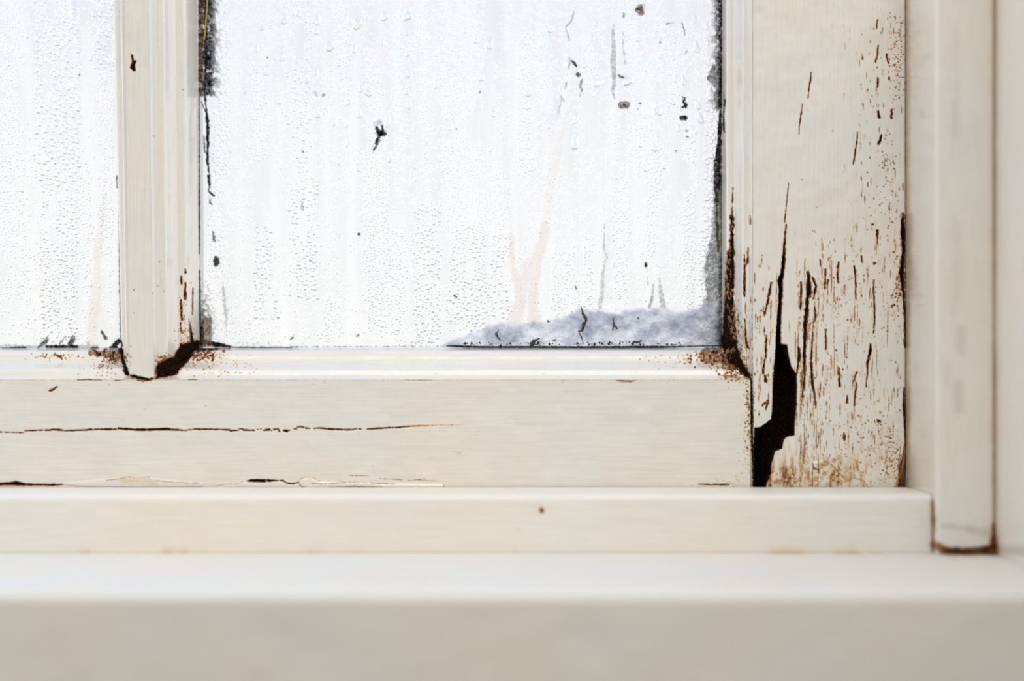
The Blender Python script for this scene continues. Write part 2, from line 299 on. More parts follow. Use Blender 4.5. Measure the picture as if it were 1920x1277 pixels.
poly(BARE, ROTP, 1.0, 3.2, 1.0, ns=.3); poly(STAIN_SHADE, ROTP, 1, 5, 3, ns=.3); poly(DEEP, ROTP, .4, 0, 2)
specks(BARE, 375, 665, 32, 12, 120, .5, 2.6, 1, .95); specks(STAIN_SHADE, 385, 668, 40, 16, 80, .8, 2.6, 1, .6); specks(BARE, 420, 690, 70, 20, 50, .3, .9, 1, .6)
specks(STAIN_SHADE, 310, 676, 18, 8, 60, .6, 2, 1, .9); specks(BARE, 310, 672, 16, 6, 50, .4, 1.4, 1, .9)
stroke(BARE, [(244, 704, 1.4), (252, 706, 2.6), (264, 709, 3), (276, 711.5, 2), (289, 709, 1)], 1, 1.6); stroke(STAIN_SHADE, [(246, 707, 3), (268, 713, 3.5), (285, 711, 2.5)], .9, 2.2)
stroke(BARE, [(226, 640, 3), (226, 656, 4.5), (230, 672, 3), (234, 690, 4), (238, 700, 4.5)], 1, 2.4)
rot([(172, 661, 6), (200, 662, 7), (222, 668, 9)], 6, .44, 21); specks(BARE, 215, 672, 26, 12, 120, .4, 1.8, 1, .9); specks(BARE, 205, 690, 40, 22, 60, .3, 1, 1, .7)
specks(BARE, 110, 668, 60, 7, 34, .4, 1.6, 1, .7); B([(102, 665, .8), (112, 669, 1.4), (116, 673, .8)], .8, val=.8); B([(185, 690, 1.2), (190, 688, .7)], .5, val=.7)
streaks(GRIME, 285, 365, 0, 640, 60, 20, 120, .4, 1.2, .22, brk=.3); streaks(GRIME, 240, 282, 0, 640, 30, 20, 120, .4, 1.2, .18, brk=.3)
stroke(GRIME, [(1352, 0, 1), (1352, 640, 1)], .3, 1)
specks(BARE, 900, 690, 500, 22, 60, .2, .6, 1, .5); specks(STAIN_SHADE, 1200, 703, 160, 6, 60, .25, .6, 1.2, .5)
stroke(BARE, [(760, 713, .5), (782, 713, .8), (820, 713, .4)], .6, .4, brk=.3)
# beads, sill and reveal
CORE = layer()
SETS = {0: (BARE, STAIN_SHADE, GRIME, CORE), 1: (BARE2, STAIN_SHADE2, GRIME2, ZERO)}
BARE, STAIN_SHADE, GRIME = BARE2, STAIN_SHADE2, GRIME2
B([(1016, 956, 3.2), (1016, 960, 2.4)], 1, val=.8, fringe=3)
stroke(STAIN_SHADE, [(972, 994, 3)], .3, 2, soft=2)
for (x, y, l, v) in [(325, 1029, 22, .5), (370, 1029, 16, .38), (560, 1028, 40, .3), (664, 1027, 22, .32), (965, 1026, 14, .5), (1022, 1026, 30, .4), (155, 1030, 10, .35), (1600, 1035, 60, .75), (1700, 1036, 34, .6), (1490, 1033, 50, .3), (860, 1027, 20, .25)]:
    stroke(STAIN_SHADE, [(x - l, y + 4, .3), (x - l * .2, y + 3, 2.2), (x + l * .3, y + 4, 1.6), (x + l * 1.2, y + 4, .2)], v, 3.0, soft=3.5, ns=(.06, .2))
stroke(STAIN_SHADE, [(1749, 940, 3), (1751, 975, 4), (1751, 1010, 3), (1752, 1030, 5)], .85, 3.5, soft=2.5); stroke(BARE, [(1750, 940, 1), (1750, 975, 1.6)], .4, 2)
stroke(STAIN_SHADE, [(1752, 1022, 8), (1780, 1034, 7), (1830, 1036, 6), (1864, 1030, 9), (1862, 985, 4)], .9, 6, soft=4, ns=.08)
stroke(BARE, [(1770, 1033, 3), (1790, 1030, 7), (1800, 1036, 4), (1832, 1030, 4), (1850, 1030, 8), (1862, 1022, 5)], .85, 5, soft=3, ns=.1)
stroke(GRIME, [(1770, 985, 4), (1830, 995, 6), (1858, 1000, 8)], .3, 6, soft=5, ns=.08)
for (x, y, a, b, v) in [(1792, 110, 5, 60, .12), (1790, 220, 7, 30, .22), (1795, 500, 7, 60, .2), (1802, 640, 8, 20, .3), (1798, 745, 9, 22, .3), (1775, 700, 5, 14, .2), (1786, 570, 5, 16, .2), (1790, 430, 6, 20, .2)]:
    stroke(GRIME, [(x, y - b, a), (x, y + b, a)], v * .75, 5, soft=11, ns=.05)
stroke(STAIN_SHADE, [(1703, 0, 3), (1703, 915, 4)], .38, 3, soft=3, ns=.1)  # crease shade where the bead meets the stile, painted in brown
stroke(STAIN_SHADE, [(1862, -60, 2), (1863, 1030, 3)], .4, 2, soft=6, ns=.05)  # soft shade in the seam between bead and lining, painted in brown
BARE, STAIN_SHADE, GRIME = SETS[0][:3]
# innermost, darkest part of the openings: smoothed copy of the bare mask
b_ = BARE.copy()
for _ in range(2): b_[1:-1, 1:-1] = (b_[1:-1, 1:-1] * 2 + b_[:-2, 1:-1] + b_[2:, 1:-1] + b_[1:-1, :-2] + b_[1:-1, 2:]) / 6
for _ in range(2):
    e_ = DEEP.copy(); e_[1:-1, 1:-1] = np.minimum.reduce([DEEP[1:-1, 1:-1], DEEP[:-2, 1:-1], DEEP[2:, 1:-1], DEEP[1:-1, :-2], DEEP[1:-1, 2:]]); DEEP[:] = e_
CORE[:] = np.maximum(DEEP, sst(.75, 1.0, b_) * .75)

# ================================================================ growth on the glass, with one painted shade strip
def Mo(pts, jit=1.5, val=1.0, **k): stroke(MOULD_SHADE, pts, val, jit, **k)
def blotch(x0, y0, x1, y1, f, L=None, seed=40, sc=.12, th=.5, hard=.1, val=1.0):
    sy, sx_, xx, yy = window_of(x0, y0, x1, y1)
    n = fbm(xx * sc, yy * sc, seed, 4)
    m = f(xx, yy) * sst(th - hard, th + hard, n + f(xx, yy) * .35 - .15) * val
    L = MOULD_SHADE if L is None else L
    L[sy, sx_] = np.maximum(L[sy, sx_], m)
# beside the glazing bar
blotch(370, -70, 424, 186, lambda x, y: sst(370, 373, x) * sst(424, 392, x) * sst(188, 176, y), seed=41, sc=.12, th=.50, hard=.18, val=.97)
Mo([(386.5, -60, 2.5), (386, 60, 3), (386, 110, 2.4), (384, 180, 2.5), (387, 205, 2), (390, 240, 3.4), (389, 300, 2), (393, 330, 1)], 2.0, ns=.15)
Mo([(377, -60, 4), (377, 178, 4)], 1.5, val=.72, ns=.1)
blotch(371, -70, 385, 190, lambda x, y: sst(371, 373, x) * sst(386, 381, x) * sst(190, 180, y), L=MBROWN, seed=42, th=.5, hard=.2, val=.55)
Mo([(373.5, 180, 1), (374, 330, 1.2), (373, 500, 2.4), (374, 600, 3.2), (378, 645, 3)], .9, ns=.3)
Mo([(377, 190, 1), (388, 215, 1)], .8); Mo([(382, 255, 1.4), (384, 285, 2)], 1.6, val=.8); Mo([(392, 330, 3.2), (393, 350, 2), (391, 358, 1), (400, 366, 3)], 1.5)
Mo([(394, 372, 1), (394, 380, 1.6), (398, 384, .8)], .8); Mo([(399, 435, 2.5), (402, 450, 3)], 3, val=.8, ns=.25); Mo([(410, 452, 1.4)], 1, val=.7)
Mo([(405, 486, 5), (406, 495, 5)], 3.0, ns=.25)
blotch(376, 575, 404, 650, lambda x, y: sst(376, 384, x) * sst(404, 394, x) * sst(575, 600, y), L=MBROWN, seed=47, sc=.15, th=.42, val=1)
blotch(374, 500, 414, 650, lambda x, y: sst(416, 376, x) * sst(490, 620, y), seed=48, sc=.22, th=.52, val=.85)
Mo([(381, 590, 1), (380, 640, 5), (400, 645, 5), (420, 648, 4), (436, 650, 1)], 2.5, ns=.2)
Mo([(418, 530, 1), (420, 560, 3), (424, 600, 2.4), (425, 630, 1)], 2, val=.32, ns=.15)
# right edge
blotch(1318, -70, 1356, 212, lambda x, y: sst(1326, 1350, x) * sst(214, 200, y), seed=43, sc=.13, th=.46, hard=.2, val=.95)
Mo([(1339, 125, 5), (1335, 148, 8), (1344, 160, 6)], 3, val=.75, ns=.15)
Mo([(1352, 90, 1.4), (1351, 200, 2.6), (1349, 260, 4.5), (1345, 310, 6.5), (1344, 350, 6), (1344, 400, 2), (1347, 470, 3)], 2.2, ns=.12)
blotch(1322, 260, 1354, 650, lambda x, y: sst(1326, 1354, x) * sst(260, 330, y), seed=44, sc=.16, th=.44, hard=.15, val=.9)
blotch(1326, 360, 1356, 470, lambda x, y: sst(1336, 1354, x), L=MGREEN, seed=45, sc=.1, th=.45, val=.9)
Mo([(1350, 300, 4), (1346, 400, 10), (1341, 520, 19), (1340, 640, 21)], 7, val=.68, ns=.06, soft=3)
Mo([(1345, 580, 5), (1344, 615, 7), (1345, 640, 9)], 4, ns=.2); Mo([(1310, 636, 3), (1318, 633, 2), (1325, 640, 4), (1344, 645, 4)], 3.5, val=.85, ns=.2)
# foot of both panes
Mo([(-80, 654, 2), (0, 655, 2.6), (25, 653, 3.0), (48, 651, 2.2)], 1.2); Mo([(72, 651, 2), (85, 643, 5), (88, 634, 3)], 3.6, val=.85, ns=.18); Mo([(88, 650, 3), (120, 650, 3.2), (145, 650, 3)], 1.8)
Mo([(112, 645, 3), (123, 632, 2)], 3, val=.6, ns=.2); Mo([(133, 645, 5), (137, 632, 4)], 3.4, val=.9, ns=.18); Mo([(165, 643, 4)], 3.5, val=.35, ns=.2); Mo([(173, 653, 2), (205, 654, 4), (215, 650, 6), (222, 640, 5)], 3.2, ns=.25)
Mo([(191, 622, 2), (196, 631, 3), (199, 635, 3)], 1.5, val=.85)
Mo([(0, 652, 5), (215, 652, 5)], 4, val=.35, ns=.2)
Mo([(224, 180, 1), (224, 330, 1.8), (226, 480, 3.4), (228, 560, 4.4), (229, 650, 3.5)], 1.4, val=.72, ns=.2)  # shade at the glass edge beside the bar, painted on as grey
Mo([(219, 330, 1.5), (220, 352, 1)], 1, val=.8)
Mo([(430, 651, 1.6), (480, 651.5, 1.6), (540, 651.5, 1.4), (560, 650, 1)], 1.0, val=.85); Mo([(545, 636, 1), (549, 633, 1.6), (545, 636, 1)], .8)
Mo([(560, 650, .6), (840, 649.5, .8)], 1.2, val=.6, brk=.3)
Mo([(838, 648.5, 1.6), (855, 649, 2.6), (900, 650.5, 2.2), (950, 650.5, 2.4), (1100, 651, 2.4), (1240, 650.5, 2.8), (1262, 650, 1.8), (1310, 649, 1.6), (1352, 647, 3)], .6)
specks(MOULD_SHADE, 470, 646, 60, 5, 60, .4, 1.6, 1, .6); specks(MOULD_SHADE, 800, 644, 60, 6, 50, .4, 1.4, 1, .6)
specks(MOULD_SHADE, 430, 560, 40, 70, 90, .4, 1.4, 1.4, .45); specks(MOULD_SHADE, 640, 540, 260, 100, 260, .3, 1.1, 1.3, .38); specks(MOULD_SHADE, 1130, 545, 120, 50, 60, .4, 1.5, 1.2, .55)
# trails stained grey
for pts, v in (([(1151, 45, .6), (1149, 62, 3), (1151, 90, 4), (1150, 115, 5.5), (1152, 150, 4), (1149, 172, 3), (1152, 188, .6)], .38), ([(1076, 22, 1), (1071, 40, 1.2), (1060, 52, 1), (1068, 75, 2)], .4),
               ([(1072, 92, 1), (1069, 108, 3), (1067, 128, 2)], .35), ([(1058, 190, 1), (1053, 182, 1.6)], .5), ([(1047, 214, 2), (1054, 180, 1)], .3), ([(1062, 155, 1.6), (1060, 165, 1)], .5),
               ([(1135, 486, .8), (1130, 515, 2.8), (1128, 555, 4), (1122, 588, 4)], .28), ([(1134, 420, .5), (1132, 465, .7), (1139, 484, 1)], .5),
               ([(1226, 530, 1), (1222, 560, 3), (1218, 577, 3)], .42), ([(1236, 520, 1), (1240, 555, 4.5), (1244, 575, 5)], .34), ([(1213, 505, .6), (1215, 535, .8)], .4),
               ([(1278, 42, .7), (1284, 60, .9), (1284, 66, .6)], .8), ([(1284, 102, .8), (1288, 96, .8)], .7), ([(1169, 25, 2), (1169, 32, 2)], .7), ([(1168, 60, .6), (1168, 80, .8), (1172, 120, .6)], .5),
               ([(1248, 45, .6), (1264, 43, .6)], .7), ([(1165, 165, 1.2), (1166, 182, 2.4)], .4)):
    Mo(pts, 1.2, val=v, ns=.25)
# single spots
def spot(pts, jit=1.2, val=1.0, brown=0, **k):
    k['ns'] = .42; jit = jit * 1.5 + .3
    stroke(MOULD_SHADE, pts, val, jit, **k)
    if brown: stroke(MBROWN, [(p[0], p[1], p[2] + 3) for p in pts], brown, 0)
spot([(706, 240, 3.5), (709, 248, 5), (718, 251, 6), (722, 249, 4)], 2.6, ns=.2); spot([(717, 238, 2), (716, 250, 3), (711, 256, 4), (707, 266, 3.5), (703, 276, 2.5), (700, 281, 1.4)], 2.4, ns=.3); spot([(704, 232, 4), (712, 230, 5)], 3, val=.3)
spot([(1281, 183, 2), (1284, 186, 3), (1281, 192, 2.4), (1287, 196, 3), (1280, 200, 2), (1286, 201, 2)], 1.4, ns=.3)
spot([(1278, 221, 4), (1284, 221, 5), (1287, 221, 3)], 1.0, ns=.3); spot([(1287, 246, 2), (1290, 245, 1)], .8); spot([(1287, 256, 1.6), (1290, 257, 1)], .8)
spot([(1196, 19, 2.4), (1200, 14, 3)], 1, brown=1); stroke(MBROWN, [(1202, 24, 6), (1200, 14, 6)], 1); spot([(1202, 24, 5), (1205, 12, 5)], 2, val=.28)
spot([(1168, 196, 3), (1171, 198, 3)], 2.4, ns=.25); spot([(1165, 197, 3.6), (1174, 197, 4)], 2.6, val=.5, brown=.9, ns=.2)
spot([(1072, 114, 1.4), (1080, 123, 2.6)], 1); spot([(1083, 140, 4), (1087, 140, 3)], 1.2, val=.85); spot([(1091, 150, 2), (1088, 162, 2.4), (1091, 170, 2), (1086, 182, 1.6)], 1.2, val=.65)
spot([(1161, 142, 2.6), (1167, 145, 2.6)], 1.2, val=.85); spot([(1200, 194, 2)], .6, val=.9); spot([(1196, 205, 1.2)], .5, val=.8); spot([(900, 173, 2.4)], 1.2, val=.5); spot([(856, 242, 1.6)], .4)
spot([(673, 439, 2.6)], .5, val=.85); spot([(635, 442, 4)], 1, val=.12); spot([(502, 108, 2)], .8, val=.7); spot([(607, 179, 3.4), (606, 176, 2)], 1.2, val=.55); spot([(593, 180, 2), (590, 172, 3)], 2, val=.25)
spot([(568, 285, 2)], .8, val=.7); spot([(502, 297, 1.8)], .8, val=.5); spot([(704, 53, 1.8)], .8, val=.7); spot([(149, 140, 2.4)], 1.6, val=.7); spot([(1238, 80, 1.6)], .6, val=.85); spot([(1017, 33, 2), (1019, 31, 1)], 1, val=.6)
spot([(1211, 494, 2.6), (1211, 500, 2)], .9); spot([(1080, 541, 1.8), (1079, 537, 1)], .6); spot([(852, 555, 2), (856, 557, 1.4)], .8); spot([(895, 496, 1.4)], .6, val=.7); spot([(1069, 542, 1)], .4); spot([(1267, 283, 1.6)], .6, val=.8)
spot([(566, 378, 1), (567, 392, 2.5)], 1.5, val=.5); spot([(580, 488, 1.4), (585, 490, 1)], .7, val=.7); spot([(570, 343, 1.4)], .6, val=.8); spot([(468, 398, 1.4)], .8, val=.6); spot([(672, 628, 2), (668, 630, 1)], 1, val=.6)

# dried and running water
def R(pts, val=.45, w=None): stroke(RUN, [(p[0], p[1], p[2] if len(p) > 2 else 3) for p in pts], val, 5, soft=6, ns=.05)
BANDS_CLEAR = [[(947, -60, 5), (950, 60, 6), (945, 140, 7), (950, 240, 8), (955, 320, 9), (962, 440, 8), (968, 560, 10)], [(985, 0, 7), (975, 60, 7), (971, 150, 5), (966, 240, 7), (962, 320, 6)],
    [(1093, -60, 5), (1085, 40, 6), (1070, 110, 5), (1058, 190, 6), (1048, 260, 8), (1036, 340, 9), (1018, 430, 9), (1005, 520, 12)], [(1147, -60, 5), (1150, 100, 5), (1148, 220, 6), (1145, 340, 5), (1134, 440, 4)],
    [(32, 30, 14), (55, 150, 14), (75, 300, 12), (80, 600, 14)], [(165, 60, 12), (170, 300, 16), (185, 400, 8), (178, 560, 8)], [(505, 0, 6), (512, 330, 6), (535, 640, 8)], [(608, 0, 5), (612, 330, 6), (622, 640, 8)], [(670, 60, 7), (660, 330, 8), (660, 640, 9)]]
for b in BANDS_CLEAR: R(b)
def Bg(pts, v): stroke(BEIGE, pts, v, 5, soft=4, ns=.06)
Bg([(958, 440, 5), (962, 500, 7), (978, 560, 9), (965, 612, 14)], .95); Bg([(1022, 420, 8), (1010, 480, 11), (1000, 540, 10), (1000, 605, 12)], .9); Bg([(990, 500, 12), (985, 540, 8)], .7)
Bg([(195, 370, 4), (190, 420, 5), (182, 470, 8), (180, 560, 9), (170, 640, 10)], .75); Bg([(80, 440, 6), (85, 640, 10)], .2); Bg([(945, 100, 4), (950, 330, 6), (958, 440, 6)], .2); Bg([(1062, 215, 3), (1035, 330, 8), (1022, 425, 8)], .4)

# ================================================================ mesh helpers
def tag(o, label=None, cat=None, group=None, kind=None):
    if label: o['label'] = label
    if cat: o['category'] = cat
    if group: o['group'] = group
    if kind: o['kind'] = kind
    return o
def empty(name, loc):
    o = bpy.data.objects.new(name, None); C.objects.link(o); o.location = loc; o.empty_display_size = .01; return o
def link_mesh(name, co, faces, mat, parent=None, attr=None, smooth=True, sharp=None, origin=None):
    co = np.asarray(co, np.float64).reshape(-1, 3)
    org = (co.min(0) + co.max(0)) / 2 if origin is None else np.array(origin)
    me = bpy.data.meshes.new(name)
    if isinstance(faces, np.ndarray):
        k = faces.shape[1]; nf = len(faces)
        me.vertices.add(len(co)); me.vertices.foreach_set('co', (co - org).astype(np.float32).ravel())
        me.loops.add(nf * k); me.loops.foreach_set('vertex_index', faces.astype(np.int32).ravel())
        me.polygons.add(nf); me.polygons.foreach_set('loop_start', np.arange(0, nf * k, k, dtype=np.int32))
        me.polygons.foreach_set('use_smooth', np.full(nf, smooth))
        me.update(calc_edges=True); me.validate()
    else:
        me.from_pydata([tuple(v) for v in (co - org)], [], faces); me.update()
        me.polygons.foreach_set('use_smooth', np.full(len(me.polygons), smooth)); me.update()
    if attr is not None:
        a = me.color_attributes.new('wear', 'FLOAT_COLOR', 'POINT')
        a.data.foreach_set('color', np.asarray(attr, np.float32).ravel())
    me.materials.append(mat)
    o = bpy.data.objects.new(name, me); C.objects.link(o)
    if parent is not None:
        o.parent = parent
        pl = Vector((0, 0, 0)); p = parent
        while p is not None: pl += p.location; p = p.parent
        o.location = Vector(org) - pl
    else: o.location = org
    return o
def W(u, v, y):            # sash-plane units and a depth -> world
    return np.stack([(u - HX) * S, y, Z0 + (HV - v) * S], -1)
def screen(u, v, y):
    k = D0 / (D0 + y)
    return HX + (u - HX) * k, HV + (v - HV) * k
def unscreen(px, py, y):
    k = (D0 + y) / D0
    return HX + (px - HX) * k, HV + (py - HV) * k
def grid_faces(nr, nc, mask=None, flip=False):
    i = np.arange(nr * nc).reshape(nr, nc)
    f = np.stack([i[:-1, :-1], i[1:, :-1], i[1:, 1:], i[:-1, 1:]], -1)
    if flip: f = f[..., ::-1]
    if mask is not None: return f[mask]
    return f.reshape(-1, 4)
def compact(co, at, faces):
    used = np.unique(faces); m = np.full(len(co), -1); m[used] = np.arange(len(used))
    return co[used], (at[used] if at is not None else None), m[faces]
def wear_of(px, py, which=0):
    Lb, Ls, Lg, Ld = SETS[which]
    return np.stack([sample(Lb, px, py), sample(Ls, px, py), sample(Lg, px, py), sample(Ld, px, py)], -1)
def displace(u, v, y, px, py, amp=1.0):
    b = sample(BARE, px, py); dp = sample(DEEP, px, py)
    y = y + b * .0007 * amp + sst(.5, 1, dp) * b * .0085 * (1 if amp == 1 else .35)
    y = y - sample(LIFT, px, py) * .00035
    y = y + (fbm(px * .02, py * .02, 71, 3) - .5) * .0006 * min(1, amp) + (fbm(px * .9, py * .9, 75, 2) - .5) * .0006 * b
    return y

def painted(name, u, v, y, mat, parent, amp=1.0, skirt=True, split=None, flip=False, back=.026, splitlabel=None):
    """u, v, y: 2-D arrays of a surface patch; wear is looked up where each point lies"""
    px, py = screen(u, v, y)
    y2 = displace(u, v, y, px, py, amp)
    at = wear_of(px, py)
    nr, nc = u.shape
    co = W(u, v, y2).reshape(-1, 3); at = at.reshape(-1, 4)
    faces = grid_faces(nr, nc, flip=flip)
    fb = None
    if split is not None:
        mb = at[:, 0].reshape(nr, nc)
        big = sst(.5, .6, mb)
        dm = sample(DEEP, px, py)
        fm = (((mb[:-1, :-1] + mb[1:, :-1] + mb[1:, 1:] + mb[:-1, 1:]) / 4 > .5) & ((dm[:-1, :-1] + dm[1:, 1:]) / 2 > .25)).ravel()
        fb = faces[fm]; faces = faces[~fm]
    if skirt:
        i = np.arange(nr * nc).reshape(nr, nc)
        ring = np.concatenate([i[0, :-1], i[:-1, -1], i[-1, :0:-1], i[:0:-1, 0]])
        rc = co[ring].copy(); rc[:, 1] = back
        n0 = len(co); co2 = np.concatenate([co, rc]); at2 = np.concatenate([at, np.tile([0, 0, 0, 1], (len(ring), 1))])
        a = ring; b = np.roll(ring, -1); c = n0 + (np.arange(len(ring)) + 1) % len(ring); d = n0 + np.arange(len(ring))
        sk = np.stack([a, b, c, d], -1)
        if not flip: sk = sk[:, ::-1]
        faces = np.concatenate([faces, sk])
    else: co2, at2 = co, at
    c1, a1, f1 = compact(co2, at2, faces)
    o = link_mesh(name, c1, f1, mat, parent, a1)
    if fb is not None and len(fb):
        c1, a1, f1 = compact(co, at, fb)
        r = link_mesh(split, c1, f1, mat, o, a1)
        r['label'] = splitlabel
    return o

# ================================================================ materials
def new_mat(name):
    m = bpy.data.materials.new(name); m.use_nodes = True
    n, l = m.node_tree.nodes, m.node_tree.links
    for k in list(n): n.remove(k)
    return m, n, l, n.new('ShaderNodeOutputMaterial')
def paint_mat(name, grain, base=(.765, .728, .66), rough=.24, bump=.22, coat=.5):
    m, n, l, out = new_mat(name)
    p = n.new('ShaderNodeBsdfPrincipled'); l.new(p.outputs[0], out.inputs[0])
    tc = n.new('ShaderNodeTexCoord'); geo = n.new('ShaderNodeNewGeometry')
    mp = n.new('ShaderNodeMapping'); l.new(geo.outputs['Position'], mp.inputs[0])
    mp.inputs['Scale'].default_value = {'v': (1800, 1800, 90), 'h': (70, 1800, 1800), 'n': (500, 500, 500)}[grain]
    ns = n.new('ShaderNodeTexNoise'); l.new(mp.outputs[0], ns.inputs[0]); ns.inputs['Scale'].default_value = 1; ns.inputs['Detail'].default_value = 5
    big = n.new('ShaderNodeTexNoise'); l.new(geo.outputs['Position'], big.inputs[0]); big.inputs['Scale'].default_value = 28; big.inputs['Detail'].default_value = 3
    at = n.new('ShaderNodeAttribute'); at.attribute_name = 'wear'
    sep = n.new('ShaderNodeSeparateColor'); l.new(at.outputs['Color'], sep.inputs[0])
    c0 = ramp(n, [(.30, (base[0] * 1.03, base[1] * .985, base[2] * .94)), (.72, (base[0] * .97, base[1] * 1.0, base[2] * 1.02))]); l.new(big.outputs['Fac'], c0.inputs[0])
    mg = n.new('ShaderNodeMixRGB'); mg.blend_type = 'MULTIPLY'; mg.inputs[0].default_value = 1
    cg = ramp(n, [(.3, (.94, .935, .93)), (.6, (1, 1, 1))]); l.new(ns.outputs['Fac'], cg.inputs[0]); l.new(c0.outputs[0], mg.inputs[1]); l.new(cg.outputs[0], mg.inputs[2])
    m1 = n.new('ShaderNodeMixRGB'); l.new(sep.outputs[2], m1.inputs[0]); l.new(mg.outputs[0], m1.inputs[1]); m1.inputs[2].default_value = (.22, .20, .17, 1)
    fine = n.new('ShaderNodeTexNoise'); l.new(geo.outputs['Position'], fine.inputs[0]); fine.inputs['Scale'].default_value = 1500; fine.inputs['Detail'].default_value = 4
    fm = n.new('ShaderNodeMapRange'); fm.inputs[1].default_value = .25; fm.inputs[2].default_value = .75; fm.inputs[3].default_value = .75; fm.inputs[4].default_value = 1.2; l.new(fine.outputs['Fac'], fm.inputs[0])
    sm = n.new('ShaderNodeMath'); sm.operation = 'MULTIPLY'; sm.use_clamp = True; l.new(sep.outputs[1], sm.inputs[0]); l.new(fm.outputs[0], sm.inputs[1])
    sc = ramp(n, [(0, (1, 1, 1)), (.3, (.90, .76, .58)), (.62, (.56, .29, .105)), (1.0, (.17, .052, .012))]); l.new(sm.outputs[0], sc.inputs[0])
    m2 = n.new('ShaderNodeMixRGB'); m2.blend_type = 'MULTIPLY'; m2.inputs[0].default_value = 1; l.new(m1.outputs[0], m2.inputs[1]); l.new(sc.outputs[0], m2.inputs[2])
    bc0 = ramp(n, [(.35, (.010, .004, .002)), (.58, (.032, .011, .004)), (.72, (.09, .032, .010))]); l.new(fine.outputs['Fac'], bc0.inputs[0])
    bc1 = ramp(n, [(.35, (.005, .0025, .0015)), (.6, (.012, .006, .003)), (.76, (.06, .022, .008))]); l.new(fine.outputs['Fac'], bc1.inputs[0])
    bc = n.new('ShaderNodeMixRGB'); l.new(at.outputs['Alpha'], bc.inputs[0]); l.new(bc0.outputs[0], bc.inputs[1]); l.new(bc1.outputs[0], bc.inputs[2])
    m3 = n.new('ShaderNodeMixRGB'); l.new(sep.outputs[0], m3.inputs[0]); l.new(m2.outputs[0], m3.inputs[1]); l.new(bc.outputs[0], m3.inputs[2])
    l.new(m3.outputs[0], p.inputs['Base Color'])
    rr = n.new('ShaderNodeMapRange'); l.new(sep.outputs[0], rr.inputs[0]); rr.inputs[3].default_value = rough; rr.inputs[4].default_value = .95
    l.new(rr.outputs[0], p.inputs['Roughness'])
    sp = n.new('ShaderNodeMapRange'); l.new(sep.outputs[0], sp.inputs[0]); sp.inputs[3].default_value = .5; sp.inputs[4].default_value = .05
    l.new(sp.outputs[0], p.inputs['Specular IOR Level'])
    cw = n.new('ShaderNodeMath'); cw.operation = 'MULTIPLY_ADD'; l.new(sep.outputs[0], cw.inputs[0]); cw.inputs[1].default_value = -coat; cw.inputs[2].default_value = coat; cw.use_clamp = True
    l.new(cw.outputs[0], p.inputs['Coat Weight']); p.inputs['Coat Roughness'].default_value = .12
    bp = n.new('ShaderNodeBump'); bp.inputs['Strength'].default_value = bump; bp.inputs['Distance'].default_value = .00012
    l.new(ns.outputs['Fac'], bp.inputs['Height']); l.new(bp.outputs[0], p.inputs['Normal'])
    return m
PV = paint_mat('cream_paint_vertical_grain', 'v')
PH = paint_mat('cream_paint_horizontal_grain', 'h')
PB = paint_mat('cream_paint_bead', 'h', base=(.785, .745, .675), rough=.5, bump=.18, coat=.0)
PS = paint_mat('cream_paint_sill', 'h', base=(.755, .715, .65), rough=.5, bump=.1, coat=.0)

def mixshader(n, l, fac, a, b):
    m = n.new('ShaderNodeMixShader')
    if isinstance(fac, (int, float)): m.inputs[0].default_value = fac
    else: l.new(fac, m.inputs[0])
    l.new(a, m.inputs[1]); l.new(b, m.inputs[2]); return m.outputs[0]
# misted glass: wear = (clear trail, beige film, -)
m_pane, n, l, out = new_mat('misted_glass')
at = n.new('ShaderNodeAttribute'); at.attribute_name = 'wear'; sep = n.new('ShaderNodeSeparateColor'); l.new(at.outputs['Color'], sep.inputs[0])
tr = n.new('ShaderNodeBsdfTransparent'); tl = n.new('ShaderNodeBsdfTranslucent'); df = n.new('ShaderNodeBsdfDiffuse'); gl = n.new('ShaderNodeBsdfGlossy'); gl.inputs['Roughness'].default_value = .08
tint = n.new('ShaderNodeMixRGB'); l.new(sep.outputs[1], tint.inputs[0]); tint.inputs[1].default_value = (.995, .997, 1, 1); tint.inputs[2].default_value = (.90, .84, .79, 1)
l.new(tint.outputs[0], tr.inputs[0]); tl.inputs[0].default_value = (.73, .735, .74, 1); df.inputs[0].default_value = (.8, .8, .8, 1)
fog = mixshader(n, l, .3, tl.outputs[0], df.outputs[0])
geo = n.new('ShaderNodeNewGeometry'); mp = n.new('ShaderNodeMapping'); l.new(geo.outputs['Position'], mp.inputs[0]); mp.inputs['Scale'].default_value = (260, 10, 22)
nz = n.new('ShaderNodeTexNoise'); nz.inputs['Scale'].default_value = 1; nz.inputs['Detail'].default_value = 4; l.new(mp.outputs[0], nz.inputs[0])
fr = n.new('ShaderNodeMapRange'); fr.inputs[1].default_value = .3; fr.inputs[2].default_value = .7; fr.inputs[3].default_value = .16; fr.inputs[4].default_value = .34; l.new(nz.outputs['Fac'], fr.inputs[0])
mu = n.new('ShaderNodeMath'); mu.operation = 'MULTIPLY'; inv = n.new('ShaderNodeMath'); inv.operation = 'MULTIPLY_ADD'; inv.inputs[1].default_value = -.85; inv.inputs[2].default_value = 1; l.new(sep.outputs[0], inv.inputs[0])
l.new(fr.outputs[0], mu.inputs[0]); l.new(inv.outputs[0], mu.inputs[1])
body = mixshader(n, l, mu.outputs[0], tr.outputs[0], fog)
l.new(mixshader(n, l, .03, body, gl.outputs[0]), out.inputs[0])
# water
m_water, n, l, out = new_mat('water')
g = n.new('ShaderNodeBsdfGlass'); g.inputs['IOR'].default_value = 1.33; g.inputs['Roughness'].default_value = 0.0; l.new(g.outputs[0], out.inputs[0])
